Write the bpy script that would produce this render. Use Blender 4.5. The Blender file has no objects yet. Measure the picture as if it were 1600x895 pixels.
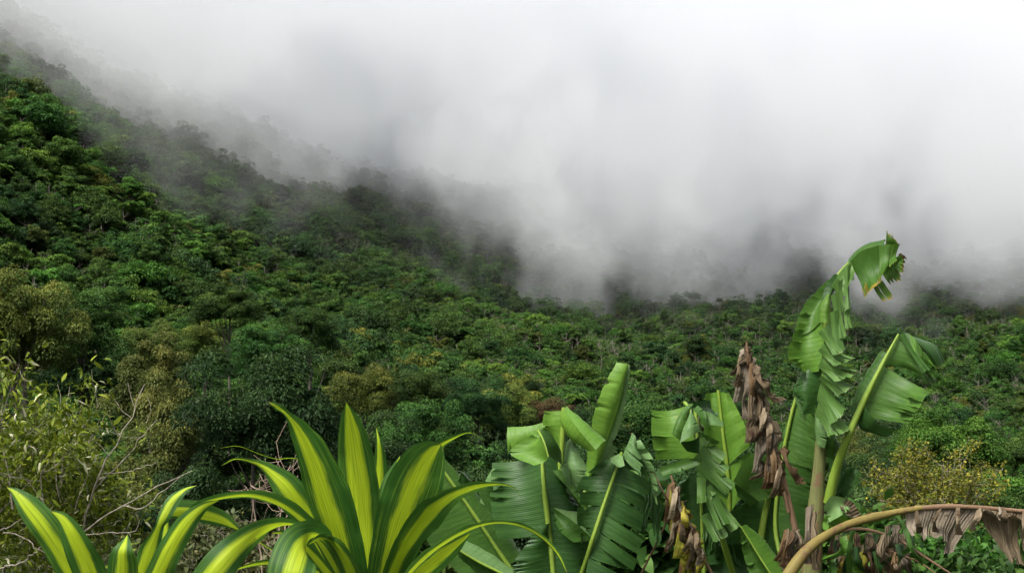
import bpy, math, random
import numpy as np
from mathutils import Vector

# ------------------------------------------------------------------ camera, sky, sun, exposure
scene = bpy.context.scene
FPX, HOR, CZ = 2000.0, 640.0, 1.7          # focal length and horizon row in photo pixels, eye height
cam_data = bpy.data.cameras.new('camera')
cam_data.sensor_width = 36.0
cam_data.lens = 36.0 * FPX / 1600.0
cam_data.shift_y = (HOR - 447.5) / 1600.0
cam_data.clip_start = 0.1
cam_data.clip_end = 6000
cam = bpy.data.objects.new('camera', cam_data)
cam.location = (0, 0, CZ)
cam.rotation_euler = (math.radians(90), 0, 0)
scene.collection.objects.link(cam)
scene.camera = cam

SUN_EL, SUN_AZ = math.radians(54), math.radians(-138)   # azimuth from +Y towards +X
world = bpy.data.worlds.new('World')
scene.world = world
world.use_nodes = True
wn = world.node_tree
wn.nodes.clear()
sky = wn.nodes.new('ShaderNodeTexSky')
sky.sky_type = 'NISHITA'
sky.sun_disc = False
sky.sun_elevation = SUN_EL
sky.sun_rotation = SUN_AZ
sky.air_density = 1.0
sky.dust_density = 6.0
sky.ozone_density = 1.0
hs = wn.nodes.new('ShaderNodeHueSaturation')
hs.inputs['Saturation'].default_value = 0.42          # an overcast deck: nearly colourless light
bg = wn.nodes.new('ShaderNodeBackground')
bg.inputs['Strength'].default_value = 0.05
wo = wn.nodes.new('ShaderNodeOutputWorld')
wn.links.new(sky.outputs[0], hs.inputs['Color'])
wn.links.new(hs.outputs[0], bg.inputs['Color'])
wn.links.new(bg.outputs[0], wo.inputs['Surface'])

sun_data = bpy.data.lights.new('sun', 'SUN')
sun_data.energy = 1.5
sun_data.angle = math.radians(25)
sun_data.color = (1.0, 0.97, 0.93)
sun = bpy.data.objects.new('sun', sun_data)
sd = Vector((math.sin(SUN_AZ) * math.cos(SUN_EL), math.cos(SUN_AZ) * math.cos(SUN_EL), math.sin(SUN_EL)))
sun.rotation_euler = sd.to_track_quat('Z', 'Y').to_euler()
sun.location = (0, 0, 50)
scene.collection.objects.link(sun)

vs = scene.view_settings
vs.view_transform = 'Standard'
vs.look = 'None'
vs.exposure = 2.15
vs.gamma = 1.0
vs.use_curve_mapping = False

cy = scene.cycles
cy.max_bounces = 10
cy.diffuse_bounces = 3
cy.glossy_bounces = 1
cy.transmission_bounces = 3
cy.volume_bounces = 10
cy.transparent_max_bounces = 4
cy.volume_step_rate = 0.26
cy.volume_max_steps = 128
cy.use_adaptive_sampling = True
cy.adaptive_threshold = 0.03
cy.use_denoising = True

# ------------------------------------------------------------------ helpers
C = scene.collection
rng = np.random.default_rng(7)


def P(px, py, Y):
    """photo pixel -> point standing Y metres in front of the eye"""
    return np.array([(px - 800.0) / FPX * Y, Y, CZ + (HOR - py) / FPX * Y])


def link(o, parent=None):
    C.objects.link(o)
    if parent is not None:
        o.parent = parent
    return o


def empty(name, loc, label=None, cat=None, group=None):
    o = bpy.data.objects.new(name, None)
    o.location = loc
    o.empty_display_size = 0.1
    link(o)
    tag(o, label, cat, group)
    return o


def tag(o, label=None, cat=None, group=None, kind=None):
    if label: o['label'] = label
    if cat: o['category'] = cat
    if group: o['group'] = group
    if kind: o['kind'] = kind
    return o


def mesh_np(name, V, F, mats=(), tint=None, uv=None, smooth=False, mat_index=None):
    """V (n,3), F (m,k) with constant k"""
    me = bpy.data.meshes.new(name)
    V = np.asarray(V, np.float32); F = np.asarray(F, np.int32)
    n, m, k = len(V), len(F), F.shape[1]
    me.vertices.add(n); me.vertices.foreach_set('co', V.ravel())
    me.loops.add(m * k); me.loops.foreach_set('vertex_index', F.ravel())
    me.polygons.add(m)
    me.polygons.foreach_set('loop_start', np.arange(0, m * k, k, dtype=np.int32))
    if smooth:
        me.polygons.foreach_set('use_smooth', np.ones(m, bool))
    if mat_index is not None:
        me.polygons.foreach_set('material_index', np.asarray(mat_index, np.int32))
    if tint is not None:
        a = me.attributes.new('tint', 'FLOAT', 'POINT')
        a.data.foreach_set('value', np.asarray(tint, np.float32))
    if uv is not None:
        l = me.uv_layers.new(name='UVMap')
        l.data.foreach_set('uv', np.asarray(uv, np.float32)[F.ravel()].ravel())
    for mt in mats: me.materials.append(mt)
    me.update(calc_edges=True)
    return me


def mesh_obj(name, me, parent=None, world_loc=None):
    o = bpy.data.objects.new(name, me)
    link(o, parent)
    return o


def spline(pts, n):
    """Catmull-Rom through pts (rows of any width), n samples"""
    p = np.asarray(pts, float)
    if len(p) == 2:
        t = np.linspace(0, 1, n)[:, None]
        return p[0] * (1 - t) + p[1] * t
    d = np.r_[0, np.cumsum(np.maximum(np.linalg.norm(np.diff(p[:, :min(3, p.shape[1])], axis=0), axis=1), 1e-6))]
    d /= d[-1]
    q = np.vstack([2 * p[0] - p[1], p, 2 * p[-1] - p[-2]])
    dk = np.r_[-(d[1] - d[0]), d, 2 * d[-1] - d[-2]]
    out = np.empty((n, p.shape[1]))
    for i, t in enumerate(np.linspace(0, 1, n)):
        j = min(max(np.searchsorted(d, t, 'right') - 1, 0), len(p) - 2)
        t0, t1 = d[j], d[j + 1]
        u = (t - t0) / (t1 - t0)
        a, b, c, e = q[j], q[j + 1], q[j + 2], q[j + 3]
        m1 = (c - a) / max(dk[j + 2] - dk[j], 1e-6) * (t1 - t0)
        m2 = (e - b) / max(dk[j + 3] - dk[j + 1], 1e-6) * (t1 - t0)
        out[i] = (2*u**3 - 3*u**2 + 1) * b + (u**3 - 2*u**2 + u) * m1 + (-2*u**3 + 3*u**2) * c + (u**3 - u**2) * m2
    return out


def nrm(v):
    return v / np.maximum(np.linalg.norm(v, axis=-1, keepdims=True), 1e-9)


def tube(path, radii, k=8, squash=1.0):
    """tapered tube along path (n,3) -> V,F (quads)"""
    path = np.asarray(path, float); n = len(path)
    radii = np.broadcast_to(np.asarray(radii, float), (n,))
    T = nrm(np.gradient(path, axis=0))
    ref = np.array([0, 0, 1.0]) if abs(T[0][2]) < 0.9 else np.array([0, 1.0, 0])
    V = []
    for i in range(n):
        a = np.cross(T[i], ref); a /= max(np.linalg.norm(a), 1e-6)
        b = np.cross(T[i], a); ref = -np.cross(T[i], a) if False else ref
        for j in range(k):
            w = 2 * math.pi * j / k
            V.append(path[i] + radii[i] * (math.cos(w) * a + squash * math.sin(w) * b))
    F = [[i * k + j, i * k + (j + 1) % k, (i + 1) * k + (j + 1) % k, (i + 1) * k + j] for i in range(n - 1) for j in range(k)]
    return np.array(V), np.array(F)


class Acc:
    """collects quads of one part"""
    def __init__(s): s.V, s.F, s.T, s.U, s.M, s.n = [], [], [], [], [], 0
    def add(s, V, F, tint=0.5, uv=None, mat=0):
        s.V.append(V); s.F.append(np.asarray(F) + s.n)
        s.T.append(np.broadcast_to(tint, (len(V),))); s.M.append(np.full(len(F), mat))
        s.U.append(np.zeros((len(V), 2)) if uv is None else uv)
        s.n += len(V)
    def mesh(s, name, mats, origin=None, smooth=True):
        V = np.vstack(s.V)
        if origin is not None: V = V - np.asarray(origin)
        return mesh_np(name, V, np.vstack(s.F), mats, np.concatenate(s.T), np.vstack(s.U), smooth, np.concatenate(s.M))


# ------------------------------------------------------------------ materials
def new_mat(name):
    m = bpy.data.materials.new(name); m.use_nodes = True
    nt = m.node_tree; nt.nodes.clear()
    out = nt.nodes.new('ShaderNodeOutputMaterial')
    return m, nt, out


def N(nt, t, **kw):
    n = nt.nodes.new(t)
    for k, v in kw.items():
        if k in n.inputs: n.inputs[k].default_value = v
        else: setattr(n, k, v)
    return n


def ramp(nt, stops):
    r = nt.nodes.new('ShaderNodeValToRGB')
    e = r.color_ramp.elements
    e[0].position, e[0].color = stops[0][0], (*stops[0][1], 1)
    e[1].position, e[1].color = stops[-1][0], (*stops[-1][1], 1)
    for p, c in stops[1:-1]:
        x = e.new(p); x.color = (*c, 1)
    return r


def mth(nt, op, a, b=None, c=None, clamp=False):
    n = nt.nodes.new('ShaderNodeMath'); n.operation = op; n.use_clamp = clamp
    for i, v in enumerate((a, b, c)):
        if v is None: continue
        if isinstance(v, (int, float)): n.inputs[i].default_value = v
        else: nt.links.new(v, n.inputs[i])
    return n.outputs[0]


def foliage_mat(name, stops, transl=0.3, rough=0.55, var=0.35, spec=0.3):
    """leaf colour from the per-leaf tint, varied a little from tree to tree"""
    m, nt, out = new_mat(name)
    at = N(nt, 'ShaderNodeAttribute', attribute_name='tint')
    oi = N(nt, 'ShaderNodeObjectInfo')
    r = ramp(nt, stops)
    nt.links.new(at.outputs['Fac'], r.inputs[0])
    h = N(nt, 'ShaderNodeHueSaturation')
    nt.links.new(mth(nt, 'MULTIPLY_ADD', oi.outputs['Random'], 0.04, 0.480), h.inputs['Hue'])
    nt.links.new(mth(nt, 'MULTIPLY_ADD', mth(nt, 'FRACT', mth(nt, 'MULTIPLY', oi.outputs['Random'], 17.3)), var * 1.6, 1 - var * 0.8), h.inputs['Value'])
    nt.links.new(r.outputs[0], h.inputs['Color'])
    p = N(nt, 'ShaderNodeBsdfPrincipled', Roughness=rough)
    p.inputs['Specular IOR Level'].default_value = spec
    t = N(nt, 'ShaderNodeBsdfTranslucent')
    mx = N(nt, 'ShaderNodeMixShader'); mx.inputs[0].default_value = transl
    nt.links.new(h.outputs[0], p.inputs['Base Color'])
    nt.links.new(h.outputs[0], t.inputs['Color'])
    nt.links.new(p.outputs[0], mx.inputs[1]); nt.links.new(t.outputs[0], mx.inputs[2])
    nt.links.new(mx.outputs[0], out.inputs['Surface'])
    return m


def bark_mat(name, c1, c2, scale=6.0):
    m, nt, out = new_mat(name)
    tc = N(nt, 'ShaderNodeTexCoord')
    mp = N(nt, 'ShaderNodeMapping'); mp.inputs['Scale'].default_value = (1, 1, 0.25)
    no = N(nt, 'ShaderNodeTexNoise', Scale=scale, Detail=5.0, Roughness=0.65)
    r = ramp(nt, [(0.3, c1), (0.7, c2)])
    p = N(nt, 'ShaderNodeBsdfPrincipled', Roughness=0.85)
    b = N(nt, 'ShaderNodeBump', Strength=0.5, Distance=0.02)
    nt.links.new(tc.outputs['Object'], mp.inputs[0]); nt.links.new(mp.outputs[0], no.inputs['Vector'])
    nt.links.new(no.outputs['Fac'], r.inputs[0]); nt.links.new(r.outputs[0], p.inputs['Base Color'])
    nt.links.new(no.outputs['Fac'], b.inputs['Height']); nt.links.new(b.outputs[0], p.inputs['Normal'])
    nt.links.new(p.outputs[0], out.inputs['Surface'])
    return m


M_GREEN = foliage_mat('rainforest_leaves', [(0, (0.014, 0.034, 0.009)), (0.55, (0.036, 0.082, 0.016)), (1, (0.083, 0.155, 0.027))], spec=.12)
M_DARK = foliage_mat('dark_leaves', [(0, (0.010, 0.026, 0.009)), (0.6, (0.023, 0.056, 0.015)), (1, (0.050, 0.096, 0.023))], spec=.12)
M_YELLOW = foliage_mat('yellow_flush_leaves', [(0, (0.022, 0.040, 0.009)), (0.45, (0.055, 0.088, 0.014)), (.9, (0.185, 0.185, 0.032))], spec=.12)
M_OLIVE = foliage_mat('olive_leaves', [(0, (0.024, 0.036, 0.009)), (0.5, (0.055, 0.080, 0.017)), (1, (0.125, 0.145, 0.034))], spec=.12)
M_BRIGHT = foliage_mat('bright_leaves', [(0, (0.018, 0.048, 0.009)), (0.5, (0.050, 0.115, 0.016)), (1, (0.115, 0.215, 0.028))], spec=.12)
M_RUST = foliage_mat('rust_leaves', [(0, (0.03, 0.025, 0.010)), (0.5, (0.075, 0.055, 0.022)), (1, (0.13, 0.10, 0.04))], spec=.12)
M_GOLD = foliage_mat('golden_leaves', [(0, (0.035, 0.055, 0.010)), (0.45, (0.115, 0.130, 0.016)), (1, (0.32, 0.27, 0.035))], spec=.12)
M_FLUSH = foliage_mat('gold_tipped_leaves', [(0, (0.024, 0.042, 0.009)), (0.42, (0.058, 0.090, 0.016)), (.9, (0.185, 0.205, 0.040))], spec=.12, var=.2)
M_TUFT = foliage_mat('olive_tufts', [(0, (0.026, 0.040, 0.010)), (0.45, (0.062, 0.085, 0.019)), (.92, (0.165, 0.170, 0.042))], spec=.12, var=.2)
M_BARK = bark_mat('forest_bark', (0.03, 0.025, 0.018), (0.10, 0.085, 0.065))
M_GREYBARK = bark_mat('grey_bark', (0.07, 0.06, 0.045), (0.18, 0.16, 0.13), 8)
M_PALEBARK = bark_mat('pale_bark', (0.20, 0.18, 0.14), (0.50, 0.46, 0.38), 14)


# ------------------------------------------------------------------ terrain
def curve1(x, pts):
    a = np.array(pts, float)
    return np.interp(x, a[:, 0], a[:, 1])


# three spurs of the mountain: bearing (photo column) -> skyline row, distance of crest, distance of foot
KT = 1.7                                     # distance of the mountain
SPURS = [
    dict(top=[(-900, -560), (-300, -90), (0, -15), (170, 80), (300, 150), (450, 235), (620, 290), (780, 325), (950, 350), (1100, 360), (1300, 378), (1700, 405), (2400, 450)],
         crest=[(-900, 540), (0, 570), (450, 570), (780, 590), (1100, 630), (1700, 680), (2400, 700)],
         foot=[(-900, 120), (0, 130), (600, 150), (1100, 175), (1700, 195), (2400, 200)]),
    dict(top=[(-900, 300), (300, 300), (470, 320), (640, 350), (800, 380), (900, 410), (1050, 470), (1300, 540), (1700, 570), (2400, 590)],
         crest=[(-900, 720), (800, 680), (1300, 620), (2400, 580)],
         foot=[(-900, 480), (800, 450), (1300, 400), (2400, 380)]),
    dict(top=[(-900, 420), (600, 420), (1000, 430), (1300, 450), (1700, 470), (2400, 480)],
         crest=[(-900, 1150), (800, 1050), (1700, 1000), (2400, 1000)],
         foot=[(-900, 640), (800, 560), (1300, 470), (1700, 430), (2400, 430)]),
]


def wob(x, y):
    return (np.sin(x * 0.043 + 1.3 * np.sin(y * 0.021)) * np.cos(y * 0.037 + 0.7) * 6.0
            + np.sin(x * 0.11 + y * 0.07) * np.sin(y * 0.09 - x * 0.05 + 1.0) * 2.6
            + np.sin(x * 0.019 - y * 0.011 + 2.0) * 7.0)


def terrain_z(x, y):
    x = np.asarray(x, float); y = np.asarray(y, float)
    r = np.hypot(x, y)
    u = 800 + FPX * np.tan(np.clip(np.arctan2(x, np.maximum(y, 1e-3)), -1.0, 1.0))
    near = curve1(r, [(0, 0), (9, 0), (16, -1.0), (40, -6), (100, -14), (160, -16), (5000, -16)])
    z = near
    for s in SPURS:
        rc, rf = curve1(u, s['crest']) * KT, curve1(u, s['foot']) * KT
        zc = CZ + (HOR - curve1(u, s['top'])) / FPX * rc
        zc = np.minimum(zc, 330 * KT)
        t = (r - rf) / (rc - rf)
        tt = np.clip(t, 0, 1)
        prof = tt * 0.75 + 0.25 * tt * tt * (3 - 2 * tt)
        h = -16 + (zc + 16) * prof + wob(x / 1.4, y / 1.4) * np.clip(t * 4, 0, 1)
        h = np.where(t > 1, h - (r - rc) * 0.30, h)
        z = np.maximum(z, np.where(t > 0, h, -16))
    return z


def build_terrain():
    nt_, nr = 260, 230
    th = np.linspace(-math.radians(52), math.radians(52), nt_)
    rr = np.r_[np.linspace(0.0, 20, 14), 20 * (2600 / 20) ** (np.linspace(0, 1, nr - 13)[1:])]
    R, T = np.meshgrid(rr, th, indexing='ij')
    X, Y = R * np.sin(T), R * np.cos(T) - 0.5
    Y = np.where(R == 0, -14, Y); X = np.where(R == 0, 24 * T / math.radians(52), X)
    Z = terrain_z(X, np.maximum(Y, 0))
    V = np.stack([X, Y, Z], -1).reshape(-1, 3)
    a = np.arange(nr * nt_).reshape(nr, nt_)
    F = np.stack([a[:-1, :-1], a[:-1, 1:], a[1:, 1:], a[1:, :-1]], -1).reshape(-1, 4)
    m, nt, out = new_mat('forest_floor')
    tc = N(nt, 'ShaderNodeTexCoord')
    no = N(nt, 'ShaderNodeTexNoise', Scale=0.35, Detail=6.0, Roughness=0.7)
    r = ramp(nt, [(0.3, (0.012, 0.02, 0.008)), (0.55, (0.03, 0.045, 0.015)), (0.75, (0.05, 0.04, 0.022))])
    p = N(nt, 'ShaderNodeBsdfPrincipled', Roughness=1.0)
    p.inputs['Specular IOR Level'].default_value = 0.0
    nt.links.new(tc.outputs['Object'], no.inputs['Vector']); nt.links.new(no.outputs['Fac'], r.inputs[0])
    nt.links.new(r.outputs[0], p.inputs['Base Color']); nt.links.new(p.outputs[0], out.inputs['Surface'])
    o = mesh_obj('terrain', mesh_np('terrain', V, F, [m], smooth=True))
    tag(o, 'forested mountainside ground rising from the valley', kind='structure')


build_terrain()


# ------------------------------------------------------------------ tree crowns (shared meshes, unit = metres)
def leaf_quads(pos, dirn, nor, ln, wd, droop, tint):
    side = nrm(np.cross(dirn, nor))
    up = nrm(np.cross(side, dirn))
    b = pos
    l = pos + dirn * (ln * .45)[:, None] + side * wd[:, None] + up * (ln * .06)[:, None]
    r = pos + dirn * (ln * .45)[:, None] - side * wd[:, None] + up * (ln * .06)[:, None]
    t = pos + dirn * ln[:, None]; t[:, 2] -= droop * ln
    n = len(pos)
    V = np.stack([b, l, t, r], 1).reshape(-1, 3)
    i = np.arange(n) * 4
    F = np.concatenate([np.stack([i, i + 2, i + 1], 1), np.stack([i, i + 3, i + 2], 1)])
    return V, F, np.repeat(tint, 4)


def crown_mesh(name, seed, R=4.5, H=3.4, nclump=46, nleaf=70, ls=0.6, flat=0.7, droop=0.35, mat=None, open_=0.0):
    g = np.random.default_rng(seed)
    d = nrm(g.normal(size=(nclump * 3, 3)))
    d = d[d[:, 2] > -0.55][:nclump]
    k = len(d)
    lob = 1 + 0.24 * np.sin(3 * np.arctan2(d[:, 1], d[:, 0]) + seed) + g.normal(0, 0.16, k)
    c = d * np.array([R, R, H]) * (lob * g.uniform(.70, .95, k))[:, None]
    inner = g.random(k) < 0.18
    c[inner] *= g.uniform(.3, .7, inner.sum())[:, None]
    rc = R * g.uniform(.15, .34, k) * (1 - .3 * open_)
    ct = g.normal(0, 0.10, k)
    n = k * nleaf
    ci = np.repeat(np.arange(k), nleaf)
    q = nrm(g.normal(size=(n, 3)))
    q[:, 2] = np.where(q[:, 2] < -0.3, -q[:, 2], q[:, 2])
    rad = g.uniform(.55, 1.05, n) ** .6
    pos = c[ci] + q * (rc[ci] * rad)[:, None] * np.array([1, 1, flat])
    qh = q.copy(); qh[:, 2] = 0
    dirn = nrm(qh * 1.0 + q * .25 + g.normal(0, .38, (n, 3)) + np.array([0, 0, -1.0]) * g.uniform(0.0, .55, n)[:, None])
    nor = nrm(q * .5 + np.array([0, 0, 1.0]) + g.normal(0, .25, (n, 3)))
    ln = ls * g.uniform(.6, 1.35, n)
    tint = np.clip(.30 + ct[ci] * 1.3 + .26 * q[:, 2] * rad + .18 * np.clip(c[ci][:, 2] / H, -.3, 1) + g.normal(0, .13, n), 0, 1)  # paler towards the tops: young growth, plus light from above painted into the tint
    V, F, t = leaf_quads(pos, dirn, nor, ln, ln * g.uniform(.22, .36, n), droop, tint)
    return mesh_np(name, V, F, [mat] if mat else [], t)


def frond_mesh(name, seed, nfr=16, L=3.6, mat=None):
    """feathery crown of arching fronds (tree fern / palm)"""
    g = np.random.default_rng(seed)
    VV, FF, TT, off = [], [], [], 0
    for i in range(nfr):
        az = 2 * math.pi * (i + g.uniform(-.3, .3)) / nfr
        el = g.uniform(.15, 1.15)
        s = np.linspace(0.06, 1, 26)
        h = np.array([math.cos(az), math.sin(az), 0])
        l = L * g.uniform(.75, 1.15)
        p = h * (l * (s * math.cos(el * .8)))[:, None] + np.array([0, 0, 1.0]) * (l * (math.sin(el) * s - .75 * s ** 2.2))[:, None]
        T = nrm(np.gradient(p, axis=0))
        sd_ = nrm(np.cross(T, np.array([0, 0, 1.0])))
        for sg in (-1, 1):
            n = len(s)
            dirn = nrm(sd_ * sg + T * .55 + np.array([0, 0, -.35]) + g.normal(0, .08, (n, 3)))
            ln = l * .26 * np.sin(np.clip(s * 1.05, 0, 1) * math.pi * .86 + .35) * g.uniform(.85, 1.15, n) + .08
            V, F, t = leaf_quads(p, dirn, np.tile([0, 0, 1.0], (n, 1)), ln, np.full(n, l * .022), .25, np.clip(g.normal(.6, .14, n), 0, 1))
            VV.append(V); FF.append(F + off); TT.append(t); off += len(V)
    return mesh_np(name, np.vstack(VV), np.vstack(FF), [mat] if mat else [], np.concatenate(TT))


def trunk_mesh(name, seed, H=10.0, r=0.28, limbs=7, R=3.2, mat=None):
    """tapered trunk with limbs; base at z=0, fork near z=H"""
    g = np.random.default_rng(seed)
    acc = Acc()
    n = 9
    z = np.linspace(0, H * 1.12, n)
    px = np.cumsum(g.normal(0, .10, n)); py = np.cumsum(g.normal(0, .10, n)); px[0] = py[0] = 0
    path = np.stack([px, py, z], 1)
    acc.add(*tube(path, np.linspace(r * 1.25, r * .35, n), 7))
    for i in range(limbs):
        k = g.uniform(.62, 1.0)
        st = np.array([np.interp(k * H, z, px), np.interp(k * H, z, py), k * H])
        az = g.uniform(0, 6.283)
        e = st + np.array([math.cos(az), math.sin(az), 0]) * R * g.uniform(.5, 1.0) + np.array([0, 0, H * .12 + g.uniform(.3, 1.6)])
        mid = (st + e) / 2 + np.array([0, 0, -.25]) + g.normal(0, .15, 3)
        acc.add(*tube(spline([st, mid, e], 6), np.linspace(r * .42, r * .10, 6), 5))
    return acc.mesh(name, [mat or M_BARK])


FAR = []      # (crown mesh, trunk mesh)
far_specs = [(M_GREEN, 4.6, 4.3), (M_DARK, 4.9, 4.8), (M_BRIGHT, 4.2, 4.0), (M_GREEN, 3.9, 4.6), (M_YELLOW, 4.4, 4.2),
             (M_DARK, 4.0, 4.4), (M_OLIVE, 4.2, 3.8), (M_GREEN, 5.0, 4.0), (M_GREEN, 2.7, 5.2), (M_BRIGHT, 5.6, 3.0)]
for i, (mt, R, Hc) in enumerate(far_specs):
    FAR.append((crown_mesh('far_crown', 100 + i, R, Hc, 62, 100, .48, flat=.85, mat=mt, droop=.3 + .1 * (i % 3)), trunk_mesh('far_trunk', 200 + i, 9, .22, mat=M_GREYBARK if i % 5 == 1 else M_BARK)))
FROND = [(frond_mesh('frond_crown', 300 + i, 15 + i, 3.4, mt), trunk_mesh('frond_trunk', 320 + i, 7, .14, 0)) for i, mt in enumerate((M_BRIGHT, M_GREEN))]
NEAR = []
near_specs = [(M_FLUSH, 4.6, 4.2), (M_DARK, 4.8, 4.6), (M_GREEN, 4.6, 4.2), (M_TUFT, 4.4, 4.8), (M_GREEN, 4.8, 3.0)]
for i, (mt, R, Hc) in enumerate(near_specs):
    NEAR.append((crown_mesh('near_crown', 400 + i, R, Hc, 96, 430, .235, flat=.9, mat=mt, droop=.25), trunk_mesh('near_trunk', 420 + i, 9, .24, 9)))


def place_tree(crown, trunk, x, y, top_z, scale, rz, label, cat, group=None, name='forest_tree', mat=None, squash=1.0, H=3.4, base=None):
    gz = float(terrain_z(x, y)) if base is None else base
    o = empty(name, (x, y, gz), label, cat, group)
    cz = top_z - gz - H * scale * squash * .95
    c = mesh_obj('crown', crown, o)
    c.location = (0, 0, cz); c.scale = (scale, scale, scale * squash); c.rotation_euler = (0, 0, rz)
    if mat:
        c.material_slots[0].link = 'OBJECT'; c.material_slots[0].material = mat
    if trunk:
        t = mesh_obj('trunk', trunk, o)
        zs = max(cz, .6) / 9.0
        t.scale = (scale, scale, zs); t.rotation_euler = (0, 0, rz)
    return o


# ------------------------------------------------------------------ the forest on the slopes
def scatter():
    g = np.random.default_rng(11)
    pts = []
    def cells(r0, r1, sp, u0, u1):
        # dart throwing in a polar strip: no rows
        th0, th1 = math.atan((u0 - 800) / FPX), math.atan((u1 - 800) / FPX)
        n = int((th1 - th0) * (r1 * r1 - r0 * r0) / 2 / (sp * sp) * 5.0)
        r = np.sqrt(g.uniform(r0 * r0, r1 * r1, n)); th = g.uniform(th0, th1, n)
        c = np.stack([r * np.sin(th), r * np.cos(th)], 1)
        md = sp * .80 * g.uniform(.7, 1.2, n)
        grid = {}
        for i in range(n):
            x, y = c[i]; kx, ky = int(x // sp), int(y // sp)
            ok = True
            for ax in (kx - 1, kx, kx + 1):
                for ay in (ky - 1, ky, ky + 1):
                    for q in grid.get((ax, ay), ()):
                        if (q[0] - x) ** 2 + (q[1] - y) ** 2 < md[i] ** 2: ok = False; break
                    if not ok: break
                if not ok: break
            if ok: grid.setdefault((kx, ky), []).append((x, y))
        pts.append(np.array([q for v in grid.values() for q in v]))
    cells(185, 420, 4.9, -120, 1720)
    cells(420, 900, 5.0, -100, 1700)
    cells(900, 1250, 6.6, -60, 1700)
    p = np.vstack(pts)
    z = terrain_z(p[:, 0], p[:, 1])
    # drop what stands behind the crest of a nearer spur
    r = np.hypot(p[:, 0], p[:, 1]); u = 800 + FPX * p[:, 0] / p[:, 1]
    vis = np.ones(len(p), bool)
    for k in range(8, 60):
        f = k / 62.0
        q = p * f
        zl = CZ + (z + 11 - CZ) * f
        vis &= terrain_z(q[:, 0], q[:, 1]) < zl + 1.5
    p, z, r, u = p[vis], z[vis], r[vis], u[vis]
    py = HOR - (z + 8 - CZ) / p[:, 1] * FPX
    keep = (py > -40) & (py < 960)
    return p[keep], z[keep], r[keep], u[keep], py[keep]


def patch_noise(x, y, s, o):
    return np.sin(x * s + 2.1 * np.sin(y * s * .7 + o)) * np.cos(y * s * 1.1 - o + 1.4 * np.sin(x * s * .6))


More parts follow.
